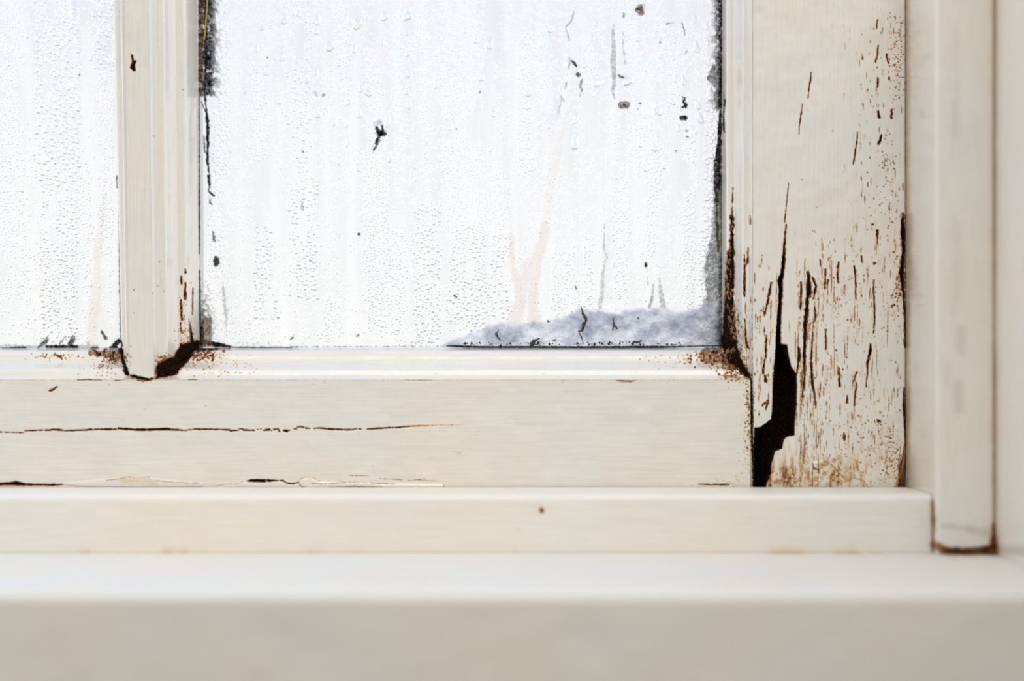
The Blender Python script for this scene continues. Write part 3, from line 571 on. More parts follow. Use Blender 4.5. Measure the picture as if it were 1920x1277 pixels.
# mould: wear = (opacity, brown, green)
m_mould, n, l, out = new_mat('mould_growth')
at = n.new('ShaderNodeAttribute'); at.attribute_name = 'wear'; sep = n.new('ShaderNodeSeparateColor'); l.new(at.outputs['Color'], sep.inputs[0])
geo = n.new('ShaderNodeNewGeometry'); nz = n.new('ShaderNodeTexNoise'); nz.inputs['Scale'].default_value = 2200; nz.inputs['Detail'].default_value = 4; l.new(geo.outputs['Position'], nz.inputs[0])
bk = ramp(n, [(.35, (.003, .003, .004)), (.6, (.012, .012, .014)), (.8, (.09, .09, .10))]); l.new(nz.outputs['Fac'], bk.inputs[0])
br = ramp(n, [(.3, (.03, .010, .003)), (.55, (.13, .055, .018)), (.75, (.40, .24, .10))]); l.new(nz.outputs['Fac'], br.inputs[0])
mx = n.new('ShaderNodeMixRGB'); l.new(sep.outputs[1], mx.inputs[0]); l.new(bk.outputs[0], mx.inputs[1]); l.new(br.outputs[0], mx.inputs[2])
mx2 = n.new('ShaderNodeMixRGB'); l.new(sep.outputs[2], mx2.inputs[0]); l.new(mx.outputs[0], mx2.inputs[1]); mx2.inputs[2].default_value = (.10, .095, .035, 1)
dd = n.new('ShaderNodeBsdfDiffuse'); l.new(mx2.outputs[0], dd.inputs[0]); tt = n.new('ShaderNodeBsdfTransparent')
l.new(mixshader(n, l, sep.outputs[0], tt.outputs[0], dd.outputs[0]), out.inputs[0])
# frost
m_frost, n, l, out = new_mat('frost')
at = n.new('ShaderNodeAttribute'); at.attribute_name = 'wear'; sep = n.new('ShaderNodeSeparateColor'); l.new(at.outputs['Color'], sep.inputs[0])
geo = n.new('ShaderNodeNewGeometry'); nz = n.new('ShaderNodeTexNoise'); nz.inputs['Scale'].default_value = 150; nz.inputs['Detail'].default_value = 4; l.new(geo.outputs['Position'], nz.inputs[0])
fc = ramp(n, [(.36, (.42, .455, .54)), (.50, (.55, .585, .67)), (.60, (.72, .75, .82)), (.7, (.95, .95, .97))]); l.new(nz.outputs['Fac'], fc.inputs[0])
fd = n.new('ShaderNodeBsdfPrincipled'); l.new(fc.outputs[0], fd.inputs['Base Color']); fd.inputs['Roughness'].default_value = .3
ft = n.new('ShaderNodeBsdfTranslucent'); l.new(fc.outputs[0], ft.inputs[0])
tt = n.new('ShaderNodeBsdfTransparent')
bb = mixshader(n, l, .35, fd.outputs[0], ft.outputs[0])
l.new(mixshader(n, l, sep.outputs[0], tt.outputs[0], bb), out.inputs[0])
def flat_mat(name, col, rough=.7):
    m, n, l, out = new_mat(name); p = n.new('ShaderNodeBsdfPrincipled'); l.new(p.outputs[0], out.inputs[0])
    geo = n.new('ShaderNodeNewGeometry'); nz = n.new('ShaderNodeTexNoise'); nz.inputs['Scale'].default_value = 1800; l.new(geo.outputs['Position'], nz.inputs[0])
    r = ramp(n, [(.3, tuple(c * .55 for c in col)), (.7, tuple(min(1, c * 1.5) for c in col))]); l.new(nz.outputs['Fac'], r.inputs[0])
    l.new(r.outputs[0], p.inputs['Base Color']); p.inputs['Roughness'].default_value = rough; return m
m_stalk = flat_mat('dry_grass', (.34, .30, .035)); m_debris = flat_mat('debris', (.05, .038, .018))

# ================================================================ the sash window
win = empty('window_1', (0, .01, Z0)); tag(win, 'old cream-painted wooden sash window with rotten corners and two misted glass panes', 'window', kind='structure')
RF, RB = 712., 945.          # top arris and hidden foot of the bottom rail
BL, BR = 244., 288.          # arrises of the glazing bar
ST, SE = 1410., 1699.        # arrises of the stile
TOP = -75.
# shared profile: t -> (share of the moulding width, depth)
PR = [(0, 0), (.012, .0004), (.04, .0016), (.08, .0032), (.10, .0038), (.12, .0041), (.20, .0044), (.29, .0048), (.33, .0053), (.36, .0064), (.42, .0088), (.48, .0110), (.52, .0124), (.55, .0131), (.62, .0136), (.74, .0143), (.84, .0151), (.89, .0160), (.92, .0176), (.95, .0198), (.975, .0213), (1.0, .0222)]
pa = np.array(PR); arc = np.concatenate([[0], np.cumsum(np.hypot(np.diff(pa[:, 0]) * .0095, np.diff(pa[:, 1])) + np.diff(pa[:, 0]) * .012)])
NT = 84
ta = np.linspace(0, arc[-1], NT)
PW = np.interp(ta, arc, pa[:, 0]); PD = np.interp(ta, arc, pa[:, 1])
PD = np.convolve(np.pad(PD, 1, 'edge'), np.ones(3) / 3, 'valid')
def flat(u0, u1, v0, v1, step, curve=None):
    nu = int((u1 - u0) / step) + 1; nv = int((v1 - v0) / step) + 1
    u, v = np.meshgrid(np.linspace(u0, u1, nu), np.linspace(v0, v1, nv))
    e = np.minimum(np.minimum(u - u0, u1 - u), 3.5)
    return u, v, np.zeros_like(u)
# stile, with its worn foot and small round arris on the far edge
u, v, y = flat(ST, SE, TOP, 950, 1.0)
y = y + .0009 * sst(SE - 5, SE, u) ** 2 + .0022 * sst(0, 26, u - (1698 - sst(835, 925, v) * 16)) * sst(820, 860, v)
y = y + .0005 * sst(4, 0, u - ST)
stile = painted('sash_stile', u, v, y, PV, win, split='rotten_hollow', splitlabel='deep black-brown rotten hollow with jagged edges', back=.03)
# moulding on the stile
WR = 39.8; WB = 62.; WBL, WBR = 43., 61.
ln = 900
tt_, ss = np.meshgrid(np.arange(NT), np.linspace(0, 1, ln))
uu = ST - WR * PW[tt_]; vend = RF - WB * PW[tt_]; vv = TOP + (vend - TOP) * ss
painted('moulding', uu, vv, PD[tt_] + .0, PV, stile, amp=.6, skirt=True, back=.030, flip=True)
# bottom rail
u, v, y = flat(-75, ST - .5, RF, RB, 1.15)
y = y + .0006 * sst(4, 0, RF + 4 - v - 0) * 0 + .0011 * sst(ST - 6, ST - .5, u) ** 2 - .0004
rail = painted('bottom_rail', u, v, y, PH, win, back=.03)
tt_, ss = np.meshgrid(np.arange(NT), np.linspace(0, 1, 1000))
u0 = BR + WBR * PW[tt_]; u1 = ST - WR * PW[tt_]
painted('moulding', u0 + (u1 - u0) * ss, RF - WB * PW[tt_], PD[tt_] - .0004 * (1 - PW[tt_]), PH, rail, amp=.6, split='rotten_patch', splitlabel='dark crumbling rot beside the foot of the glazing bar', back=.030)
tt_, ss = np.meshgrid(np.arange(NT), np.linspace(0, 1, 300))
u1 = BL - WBL * PW[tt_]
painted('moulding', -75 + (u1 + 75) * ss, RF - WB * PW[tt_], PD[tt_] - .0004 * (1 - PW[tt_]), PH, rail, amp=.6, back=.030)
# glazing bar: left moulding, face, right moulding as one surface
nface = 44
cu = np.concatenate([BL - WBL * PW[::-1], np.linspace(BL, BR, nface + 2)[1:-1], BR + WBR * PW])
PDR = np.interp(PW, [0, .012, .04, .08, .10, .12, .29, .33, .40, .46, .55, .72, .77, .82, .88, .94, 1], [0, .0004, .0016, .0032, .0038, .0041, .0048, .0055, .0085, .0105, .0122, .0130, .0137, .0152, .0176, .0200, .0222])
cd = np.concatenate([PD[::-1], np.full(nface, PD[0]), PDR])
cw = np.concatenate([PW[::-1], np.zeros(nface), PW])
rows = 800
uu = np.tile(cu, (rows, 1)); yy2 = np.tile(cd, (rows, 1))
ve = RF - WB * cw - 2.0 * np.sin(np.clip((cu - BL) / (BR - BL), 0, 1) * math.pi) * -1 * (cw == 0)
vv = TOP + (ve[None, :] - TOP) * np.linspace(0, 1, rows)[:, None]
lean = (vv - RF) / (RF - TOP)
uu = uu + lean * np.where(cu < BL, 9 + 8 * cw, np.where(cu > BR, 10 - 5 * cw, np.interp(cu, [BL, BR], [9, 10])))[None, :]
bar = painted('glazing_bar', uu, vv, yy2 - .0003, PV, win, amp=.6, split='rotten_patch', splitlabel='dark crumbling rot at the foot of the bar', back=.030)

# panes
CLEAR = layer()
def pane(px0, px1, label):
    a, b = unscreen(px0, 0, GY)[0], unscreen(px1, 0, GY)[0]
    v0, v1 = TOP, unscreen(0, 656, GY)[1]
    u, v = np.meshgrid(np.arange(a, b, 2.0), np.arange(v0, v1 + 2, 2.0))
    px, py = screen(u, v, GY)
    at = np.stack([np.maximum(sample(RUN, px, py), sample(CLEAR, px, py)), sample(BEIGE, px, py), np.zeros_like(px), np.ones_like(px)], -1).reshape(-1, 4)
    nr, nc = u.shape
    o = link_mesh('glass_pane', W(u, v, np.full_like(u, GY)).reshape(-1, 3), grid_faces(nr, nc), m_pane, win, at)
    o['label'] = label
    return o

# ================================================================ growth and the painted shade strip, as thin crusts on the glass
def crust(name, label, cat, box, group=None, off=.00005, thr=.05, res=.8):
    x0, y0, x1, y1 = box
    px, py = np.meshgrid(np.arange(x0, x1 + res, res), np.arange(y0, y1 + res, res))
    m = sample(MOULD_SHADE, px, py); b = sample(MBROWN, px, py); g = sample(MGREEN, px, py)
    m = np.maximum(m, np.maximum(b, g) * .85)
    tx = fbm(px * .33, py * .33, 77, 4)
    m = m * (1 - (.85 - .75 * np.clip(m, 0, 1)) * sst(.56, .40, tx)); m = np.clip(m * 1.05, 0, 1)
    u, v = unscreen(px, py, GY)
    yy = GY - off - m * .0002 * (.6 + .8 * vnoise(px * .5, py * .5, 5))
    nr, nc = px.shape
    mk = np.maximum(np.maximum(m[:-1, :-1], m[1:, 1:]), np.maximum(m[1:, :-1], m[:-1, 1:])) > thr
    f = grid_faces(nr, nc, mk)
    if not len(f): return None
    at = np.stack([np.clip(m, 0, 1) ** .8, b, g, np.ones_like(m)], -1).reshape(-1, 4)
    co, at, f = compact(W(u, v, yy).reshape(-1, 3), at, f)
    # a back skin on the glass closes it
    nb = len(co); cb = co.copy(); cb[:, 1] = GY - .00006
    o = link_mesh(name, co, f, m_mould, None, at)
    return tag(o, label, cat, group)
CR = 'mould growths round the panes'
crust('mould_patch', 'sooty black mould band beside the top of the glazing bar', 'mould', (368, -60, 426, 191), CR)
crust('mould_patch', 'broken black mould line beside the glazing bar between the sooty band and the black blob', 'mould', (368, 191.5, 416, 476), CR)
crust('mould_patch', 'brown and black mould in the lower left corner of the large pane', 'mould', (368, 506, 440, 656), CR)
crust('mould_patch', 'grey-black mottled mould beside the top of the stile moulding', 'mould', (1316, -60, 1358, 216), CR)
crust('mould_patch', 'narrow black mould wedge under drops, with olive tinge, beside the middle of the stile', 'mould', (1318, 216, 1358, 566.5), CR)
crust('mould_patch', 'black mould clump in the lower right corner of the large pane above the ice', 'mould', (1303, 567, 1358, 656), CR)
crust('mould_patch', 'flat black mould line at the foot of the left pane', 'mould', (-70, 640, 60, 662), CR)
crust('mould_patch', 'ragged black mould tufts at the foot of the left pane', 'mould', (60.5, 622, 186, 662), CR)
crust('mould_patch', 'curved black mould fleck just left of the bar, above the pane foot', 'mould', (186.5, 616, 204, 638), CR)
crust('mould_patch', 'grey strip of painted shade down the left side of the glazing bar, mould at its foot', 'mould', (205, 140, 236, 662), CR)
crust('mould_patch', 'black line along the foot of the large pane under the ice', 'mould', (830, 645, 1303, 656), CR)
crust('mould_patch', 'faint speckled black line along the foot of the large pane, left of the ice', 'mould', (441, 630, 829, 656), CR)
SG = 'single spots on the large pane'
spots = [((694, 224, 730, 288), 'large dark brown forked mould spot in the middle of the large pane'),
    ((1274, 176, 1294, 206), 'jagged black spot at the right of the large pane, topmost of the black column'),
    ((1268, 210, 1296, 232), 'oval solid black spot just below the jagged black spot'),
    ((1280, 236, 1296, 262), 'pair of tiny black flecks below the oval black spot'),
    ((1188, 2, 1214, 34), 'brown spot with pale halo at the top of the large pane'),
    ((1156, 186, 1186, 208), 'round brown spot with amber ring right of the grey trail'),
    ((1066, 108, 1086, 130), 'slanting dark fleck crossing a water run'),
    ((1076, 131, 1098, 147), 'rounded charcoal fleck above a wavy grey thread'),
    ((1080, 147.5, 1098, 190), 'wavy grey mould thread below the charcoal fleck'),
    ((1155, 136, 1174, 152), 'dark fleck touching the large drop right of the grey trail'),
    ((1195, 188, 1206, 212), 'two tiny dark dots right of the round brown spot'),
    ((396, 474, 416, 505), 'black ragged blob on the glass beside the glazing bar'),
    ((665, 431, 681, 447), 'small round grey dot in the lower middle of the large pane'),
    ((494, 100, 510, 116), 'small grey dot in the upper left of the large pane'),
    ((582, 165, 616, 188), 'smudged grey double fleck between two droplet bands'),
    ((560, 277, 576, 293), 'small grey speck below the smudged double fleck'),
    ((850, 236, 862, 248), 'tiny crisp black dot near the centre top of the large pane'),
    ((138, 130, 160, 150), 'small grey speck on the left pane'),
    ((1203, 487, 1220, 506), 'black comma-shaped speck above two grey tapering stains'),
    ((1074, 532, 1086, 547), 'small black speck above the middle of the ice'),
    ((846, 549, 862, 562), 'small black double speck above the left end of the ice'),
    ((892, 165, 908, 182), 'faint grey speck in the upper middle of the large pane'),
    ((560, 372, 574, 400), 'thin grey fleck in the rough droplet band'),
    ((1260, 277, 1274, 290), 'tiny dark dot below the pair of black flecks'),
    ((1232, 74, 1244, 86), 'tiny black dot in the upper right droplet band')]
for bx, lb in spots: crust('mould_spot', lb, 'mould spot', bx, SG)
TG = 'grey stained trails on the large pane'
for bx, lb in [((1140, 38, 1155, 196), 'long grey stained trail down the upper right of the large pane'), ((1045, 14, 1082, 84), 'thin dark broken trail at the top of a slanting water run'),
               ((1044, 86, 1066, 222), 'short grey dashes beside the slanting water run'),
               ((1112, 410, 1146, 600), 'grey tapering trail ending at the ice'), ((1210, 508, 1252, 584), 'two grey pointed stains rising from the ice'),
               ((1272, 36, 1294, 108), 'thin dark dashes at the upper right of the large pane'), ((1160, 18, 1176, 128), 'fine dark dashed line right of the long grey trail'), ((1244, 38, 1268, 50), 'short dark dash under an elongated drop')]:
    crust('stain_trail', lb, 'stain', bx, TG, thr=.04)
o = crust('dirt_specks', 'scattered fine grey dirt specks over the lower part of the large pane', 'dirt', (441, 420, 829, 629), None, thr=.06)
if o: o['kind'] = 'stuff'
o = crust('dirt_specks', 'scattered dark dirt specks just above the ice ridge', 'dirt', (1147, 505, 1202, 585), None, thr=.06)
if o: o['kind'] = 'stuff'

# ================================================================ ice ridge
px, py = np.meshgrid(np.arange(826, 1356, 1.1), np.arange(552, 648.6, 1.1))
topc = np.interp(px, [826, 850, 880, 905, 935, 970, 1010, 1060, 1085, 1120, 1160, 1185, 1220, 1250, 1280, 1310, 1340, 1356], [652, 636, 624, 611, 603, 606, 602, 592, 580, 583, 586, 578, 577, 578, 584, 574, 560, 552])
topc = topc + (fbm(px * .07, py * .07, 91, 4) - .5) * 14
inb = sst(-3, 9, py - topc)
hh = inb * (.35 + .9 * fbm(px * .045, py * .06, 93, 4)) * sst(-2, 30, py - topc) ** .4
hh = hh + inb * (fbm(px * .2, py * .2, 95, 3) - .5) * .12
yy = GY - .0007 - np.clip(hh, 0, 2) * .0040
u, v = unscreen(px, py, GY)
mk = (np.maximum(inb[:-1, :-1], inb[1:, 1:]) > .02)
f = grid_faces(px.shape[0], px.shape[1], mk)
op = np.clip(inb, 0, 1) * (.80 + .2 * sst(.3, .6, fbm(px * .08, py * .08, 97, 3))) * sst(1352, 1335, px)
at = np.stack([op, op, op, np.ones_like(op)], -1).reshape(-1, 4)
co, at, f = compact(W(u, v, yy).reshape(-1, 3), at, f)
ice = link_mesh('ice_ridge', co, f, m_frost, None, at); tag(ice, 'lumpy blue-grey ridge of ice at the lower right foot of the large pane', 'ice')
def ridge_y(x, y): return float(yy[np.clip(int((y - 552) / 1.1), 0, px.shape[0] - 1), np.clip(int((x - 826) / 1.1), 0, px.shape[1] - 1)])

# bits caught in the ice
def tube(pts, name, mat, label, cat, group=None, seg=8, ydef=None, jit=0, seed=1):
    """pts: (px, py, radius in units) on the glass; a tapering stem"""
    r = random.Random(seed); V = []; F = []
    P = []
    for (x, y, w) in pts:
        yd = ydef(x, y) if ydef else GY - .0012
        u, v = unscreen(x, y, yd); P.append((Vector(W(np.array(u), np.array(v), np.array(yd))), w * S))
    Q = []
    for k in range(len(P) - 1):
        for j in range(4):
            t = j / 4; Q.append((P[k][0].lerp(P[k + 1][0], t), P[k][1] * (1 - t) + P[k + 1][1] * t))
    Q.append(P[-1])
    for k, (c, w) in enumerate(Q):
        d = (Q[min(k + 1, len(Q) - 1)][0] - Q[max(k - 1, 0)][0]).normalized()
        a = d.cross(Vector((0, 1, 0))).normalized(); b = Vector((0, 1, 0))
        for s_ in range(seg):
            an = 2 * math.pi * s_ / seg; rr = w * (1 + jit * (r.random() - .5) * 2)
            V.append(tuple(c + a * math.cos(an) * rr + b * math.sin(an) * rr * .6))
    for k in range(len(Q) - 1):
        for s_ in range(seg):
            F.append((k * seg + s_, k * seg + (s_ + 1) % seg, (k + 1) * seg + (s_ + 1) % seg, (k + 1) * seg + s_))
    F.append(tuple(range(seg))[::-1]); F.append(tuple(range((len(Q) - 1) * seg, len(Q) * seg)))
    o = link_mesh(name, V, F, mat); tag(o, label, cat, group); return o
yd = lambda x, y: ridge_y(x, y) - .0002
DG = 'debris caught in the ice'
tube([(936, 618, .8), (931, 626, 3), (933, 632, 1.6), (939, 638, .6)], 'debris_fleck', m_debris, 'dark brown hooked fleck in the left part of the ice', 'debris', DG, ydef=yd, jit=.3)
tube([(1012, 634, .8), (1002, 639, 3), (997, 646, 4), (995, 650, 2)], 'debris_fleck', m_debris, 'tan wedge-shaped fleck at the foot of the ice', 'debris', DG, ydef=yd, jit=.3, seed=2)
tube([(1090, 575, .6), (1093, 588, 2.2), (1100, 600, 2.4), (1094, 608, 3.2), (1092, 620, 2.2), (1085, 622, .8)], 'debris_fleck', m_debris, 'long dark twisted fleck standing up out of the ice', 'debris', DG, ydef=yd, jit=.4, seed=3)
tube([(1084, 620, .8), (1090, 632, 1), (1094, 645, .6)], 'debris_fleck', m_debris, 'thin dark thread below the long twisted fleck', 'debris', DG, ydef=yd, jit=.3, seed=4)
tube([(1149, 590, .5), (1151, 610, 2.4), (1149, 620, 1)], 'debris_fleck', m_debris, 'dark olive fleck upright in the right half of the ice', 'debris', DG, ydef=yd, jit=.4, seed=5)
tube([(1154, 610, 1.6), (1157, 617, 2)], 'debris_fleck', m_debris, 'small tan seed-like fleck touching the dark olive one', 'debris', DG, ydef=yd, jit=.2, seed=6)
tube([(1195, 597, 2.6), (1198, 598, 2.6)], 'debris_fleck', m_debris, 'round black dot in the right half of the ice', 'debris', DG, ydef=yd, jit=.1, seed=7)
tube([(1026, 601, 2.2), (1030, 604, 2)], 'debris_fleck', m_debris, 'small black dot on the crest of the ice', 'debris', DG, ydef=yd, jit=.3, seed=8)
tube([(1036, 637, 1.2), (1040, 638, 1.6), (1043, 636, 1)], 'debris_fleck', m_debris, 'small black curl near the foot of the ice', 'debris', DG, ydef=yd, jit=.3, seed=9)
tube([(1184, 646, 1.4), (1190, 641, 2.4), (1198, 642, 2), (1203, 638, 1)], 'debris_fleck', m_debris, 'ragged dark fleck low in the ice, right of the middle', 'debris', DG, ydef=yd, jit=.5, seed=10)
r2 = random.Random(5); V = []; F = []
for k in range(150):
    x = 865 + 420 * r2.random() ** 1.1; y = 645 + r2.gauss(0, 2.2); w = (.6 + r2.random() ** 2 * 2.0) * S
    yq = ridge_y(x, y) - .0001; uu1, vv1 = unscreen(x, y, yq); c = Vector(W(np.array(uu1), np.array(vv1), np.array(yq))); b0 = len(V)
    for (dx, dy, dz) in ((1, 0, 0), (-1, 0, 0), (0, 1, 0), (0, -1, 0), (0, 0, 1), (0, 0, -1)): V.append(tuple(c + Vector((dx, dy * .6, dz)) * w * (1 + .4 * r2.random())))
    for t in ((0, 4, 3), (4, 1, 3), (1, 5, 3), (5, 0, 3), (4, 0, 2), (1, 4, 2), (5, 1, 2), (0, 5, 2)): F.append(tuple(b0 + q for q in t))
gr = link_mesh('dirt_grains', V, F, flat_mat('black_grit', (.012, .016, .02))); tag(gr, 'fine black grit along the foot of the ice ridge', 'dirt', kind='stuff')
# a dry stalk
tube([(389, -40, 1.1), (388.5, 10, 1.4), (386, 40, 1.5), (384.5, 60, 1.6), (382.5, 76, 1.9)], 'grass_stalk', m_stalk, 'thin yellow-green dry stalk hanging in the mould beside the bar', 'grass stalk', ydef=lambda x, y: GY - .0016)

# ================================================================ water
def dome_mesh(nr=4, na=14):
    pts = [(0, 0, 1.0)]
    for k in range(1, nr + 1):
        th = k / nr * math.pi / 2
        for j in range(na):
            a = 2 * math.pi * j / na; pts.append((math.sin(th) * math.cos(a), math.sin(th) * math.sin(a), math.cos(th)))
    f = []
    for j in range(na): f.append((0, 1 + j, 1 + (j + 1) % na, 1 + (j + 1) % na))
    for k in range(nr - 1):
        for j in range(na):
            a, b = 1 + k * na + j, 1 + k * na + (j + 1) % na
            f.append((a, a + na, b + na, b))
    return np.array(pts), f
def drops_arrays(cx, cy, rx, ry, h, pear=None, nr=3, na=9, tilt=None):
    P, f = dome_mesh(nr, na); tri = []
    for q in f:
        if q[2] == q[3]: tri.append((q[0], q[1], q[2]))
        else: tri += [(q[0], q[1], q[2]), (q[0], q[2], q[3])]
    tri = np.array(tri)
    N = len(cx)
    X = P[None, :, 0] * rx[:, None]; Yv = P[None, :, 1] * ry[:, None]
    if pear is not None: X = X * (1 + pear[:, None] * P[None, :, 1])
    if tilt is not None: X = X + tilt[:, None] * Yv
    wob = 1 + .10 * np.sin(3 * np.arctan2(P[None, :, 1], P[None, :, 0]) + cx[:, None] * 7)
    X = X * wob; Yv = Yv * wob
    px = cx[:, None] + X; py = cy[:, None] + Yv
    u, v = unscreen(px, py, GY)
    hh_ = P[None, :, 2] * h[:, None] * S
    co = W(u, v, GY - .00028 - hh_).reshape(-1, 3)
    fc = (tri[None] + (np.arange(N) * len(P))[:, None, None]).reshape(-1, 3)
    return co, fc
def cloud(bands, seed):
    r = np.random.default_rng(seed); X = []; Y = []; Rr = []
    for (cx, hw, y0, y1, s, dens) in bands:
        n = int((2 * hw) * (y1 - y0) / (s * s * 3.0) * dens)
        x = cx + (r.random(n) * 2 - 1) * hw + 3 * np.sin(r.random() * 6 + np.linspace(0, 6, n)); y = y0 + (y1 - y0) * r.random(n)
        n_ = vnoise(x * .06, y * .012, seed + int(cx)) > .28
        X.append(x[n_]); Y.append(y[n_]); Rr.append((s * (.5 + .7 * r.random(n) ** 1.8))[n_])
    return np.concatenate(X), np.concatenate(Y), np.concatenate(Rr)
def thin(X, Y, Rr):
    order = np.argsort(-Rr); keep = []; cell = {}
    for i in order:
        gx, gy = int(X[i] // 8), int(Y[i] // 8); ok = True
        for a in (-1, 0, 1):
            for b in (-1, 0, 1):
                for j in cell.get((gx + a, gy + b), ()):
                    if (X[i] - X[j]) ** 2 + (Y[i] - Y[j]) ** 2 < ((Rr[i] + Rr[j]) * .92) ** 2: ok = False; break
                if not ok: break
            if not ok: break
        if ok: keep.append(i); cell.setdefault((gx, gy), []).append(i)
    k = np.array(keep); return X[k], Y[k], Rr[k]
big_bands = [(413, 18, -40, 330, 3.0, 1.5), (405, 14, 330, 640, 2.0, .7), (485, 14, 120, 300, 2.6, 1.2), (565, 16, -40, 330, 3.3, 1.5), (640, 14, -40, 200, 2.8, 1.5), (700, 11, 90, 330, 2.2, 1.4), (745, 8, -40, 300, 2.0, 1.3),
    (790, 12, -40, 330, 2.1, 1.6), (838, 10, -40, 330, 2.0, 1.6), (880, 26, -40, 330, 1.6, 1.0), (988, 14, 60, 330, 2.4, 1.5), (1020, 14, -40, 330, 1.7, .9), (1110, 12, 90, 180, 2.6, 1.2), (1185, 14, -40, 100, 3, 1.2), (1200, 22, 60, 330, 1.7, .8), (1240, 10, -20, 160, 2.8, 1.2), (1263, 10, 60, 200, 2.8, 1.2),
    (1226, 12, 236, 480, 2.5, 1.3), (1292, 10, 230, 640, 2.5, 1.7), (1334, 14, 40, 250, 3.6, 1.6), (1333, 13, 250, 480, 3.8, 1.9), (1330, 20, 440, 648, 2.9, 2.1), (570, 24, 330, 560, 3.2, 1.6), (500, 22, 420, 600, 3.2, 1.3), (705, 22, 320, 620, 2.2, 1.5),
    (802, 24, 380, 642, 3.0, 1.6), (872, 34, 420, 620, 3.0, 1.6), (930, 26, 440, 600, 3.0, 1.5), (620, 26, 560, 640, 2, .7), (745, 16, 430, 630, 2.2, 1.0), (1060, 26, 470, 590, 2.2, .9), (1105, 8, 440, 580, 2.4, 1.2), (1165, 14, 330, 560, 2.2, .9), (1040, 16, 330, 420, 2, .8), (900, 60, 330, 460, 1.6, .6),
    (860, 480, -40, 640, 1.6, .11), (860, 480, -40, 340, 2.4, .06)]
lx, ly, lr = thin(*cloud(big_bands, 3))
ok = (lx > 390) & (lx < 1346) & (ly < 646)
runs_x = sample(RUN, lx, ly)
ok &= (runs_x < .5) | (lx > 1310)
lx, ly, lr = lx[ok], ly[ok], lr[ok]
rr_ = np.random.default_rng(8)
def droplets(x, y, r, label):
    N = len(x)
    co, f = drops_arrays(x, y, r * (.9 + .3 * rr_.random(N)), r * (.9 + .5 * rr_.random(N)), r * (.42 + .25 * rr_.random(N)), pear=.25 * rr_.random(N) - .05, tilt=.2 * (rr_.random(N) - .5))
    o = link_mesh('condensation', co, f, m_water); tag(o, label, 'condensation', kind='stuff'); return o
droplets(lx, ly, lr, 'fine condensation droplets in vertical bands on the large pane')
left_bands = [(108, 42, -40, 340, 4.0, 1.7), (112, 34, 330, 640, 3.2, 1.5), (195, 20, -40, 130, 4.2, 1.5), (22, 22, -40, 400, 2.6, 1.3), (30, 26, 400, 560, 2.0, 1.0), (200, 14, 130, 480, 2.4, 1.0), (150, 20, 300, 560, 2.4, 1.2), (110, 110, -40, 640, 2.0, .15)]
x, y, r = thin(*cloud(left_bands, 4)); ok = (x < 214) & (y < 646) & (x > -60) & ((sample(RUN, x, y) < .55)); droplets(x[ok], y[ok], r[ok], 'fine condensation droplets on the pane left of the glazing bar')

for (X_, Y_, R_) in ((lx, ly, lr), (x[ok], y[ok], r[ok])):      # the mist has gathered into the droplets
    for dx in range(-3, 4):
        for dy in range(-3, 4):
            q = np.hypot(dx, dy) <= R_ + 1.2
            CLEAR[np.clip(Y_[q].astype(int) + MY + dy, 0, RH - 1), np.clip(X_[q].astype(int) + MX + dx, 0, RW - 1)] = 1
pane(-75, 232, 'misted pane left of the glazing bar'); pane(366, 1362, 'large misted pane with water runs and ice')

BIG = [(533, 36, 6.5, 10), (594, 36, 7, 12), (670, 43, 9, 12.5), (721, 30, 7, 9.5), (764, 28, 8.2, 11.5), (560, 24, 5, 8), (618, 87, 8.5, 9.5), (664, 91, 4.5, 8.5), (481, 92, 4, 6.5), (529, 94, 4.5, 7), (530, 111, 6.5, 4), (765, 100, 5, 7), (766, 138, 5.5, 8), (717, 79, 3.5, 6),
    (763, 62, 4, 5), (691, 171, 7.5, 10.5), (677, 165, 4, 9), (653, 188, 5, 10), (674, 212, 4.5, 10.5), (727, 224, 4.5, 17), (651, 231, 3.4, 9), (626, 230, 4, 7), (541, 229, 4.5, 5.5), (596, 216, 5.5, 6), (652, 265, 3.8, 10), (731, 297, 4.2, 8), (636, 302, 4, 7), (718, 173, 3.2, 6.5), (763, 172, 3.6, 6),
    (767, 197, 4, 7.5), (818, 158, 3.6, 8), (575, 150, 4.4, 7), (539, 140, 4, 5), (593, 134, 3.2, 8), (622, 160, 3.2, 5), (622, 130, 3.2, 5), (499, 138, 6, 4.5), (593, 60, 5.4, 5.5), (491, 54, 5, 3.6), (460, 169, 5, 6.5), (524, 190, 5, 6.5), (429, 78, 4, 5.5),
    (893, 74, 5.2, 9), (918, 82, 6.6, 11), (903, 146, 4.6, 7.5), (926, 213, 4.6, 6.5), (873, 58, 4.8, 5), (991, 173, 6, 9), (988, 198, 4, 8), (1080, 223, 4.8, 9.5), (1078, 270, 6.2, 11.5), (1110, 70, 5, 9.5), (1119, 45, 4, 6), (1177, 150, 8.6, 10.5), (1233, 203, 6, 13), (1313, 222, 5.5, 10), (1309, 197, 5.5, 9),
    (1261, 191, 5, 6.5), (1282, 150, 4.6, 10.5), (1306, 89, 5, 11.5), (1241, 105, 5, 7.5), (1221, 238, 4.4, 9), (1227, 276, 6.4, 9), (1200, 270, 4.2, 8), (1209, 311, 4.8, 13), (1096, 122, 4.2, 6), (1302, 35, 4.4, 7.5), (867, 113, 3.6, 5), (1032, 57, 6, 5), (1266, 147, 4, 8), (1119, 160, 7, 4), (1072, 195, 0, 0),
    (1333, 178, 9, 14), (402, 36, 6.5, 11), (399, 146, 4, 6.5), (672, 315, 4, 7), (1244, 312, 4, 6), (1272, 240, 3.6, 8)]
BIG = [b for b in BIG if b[2] > 0]
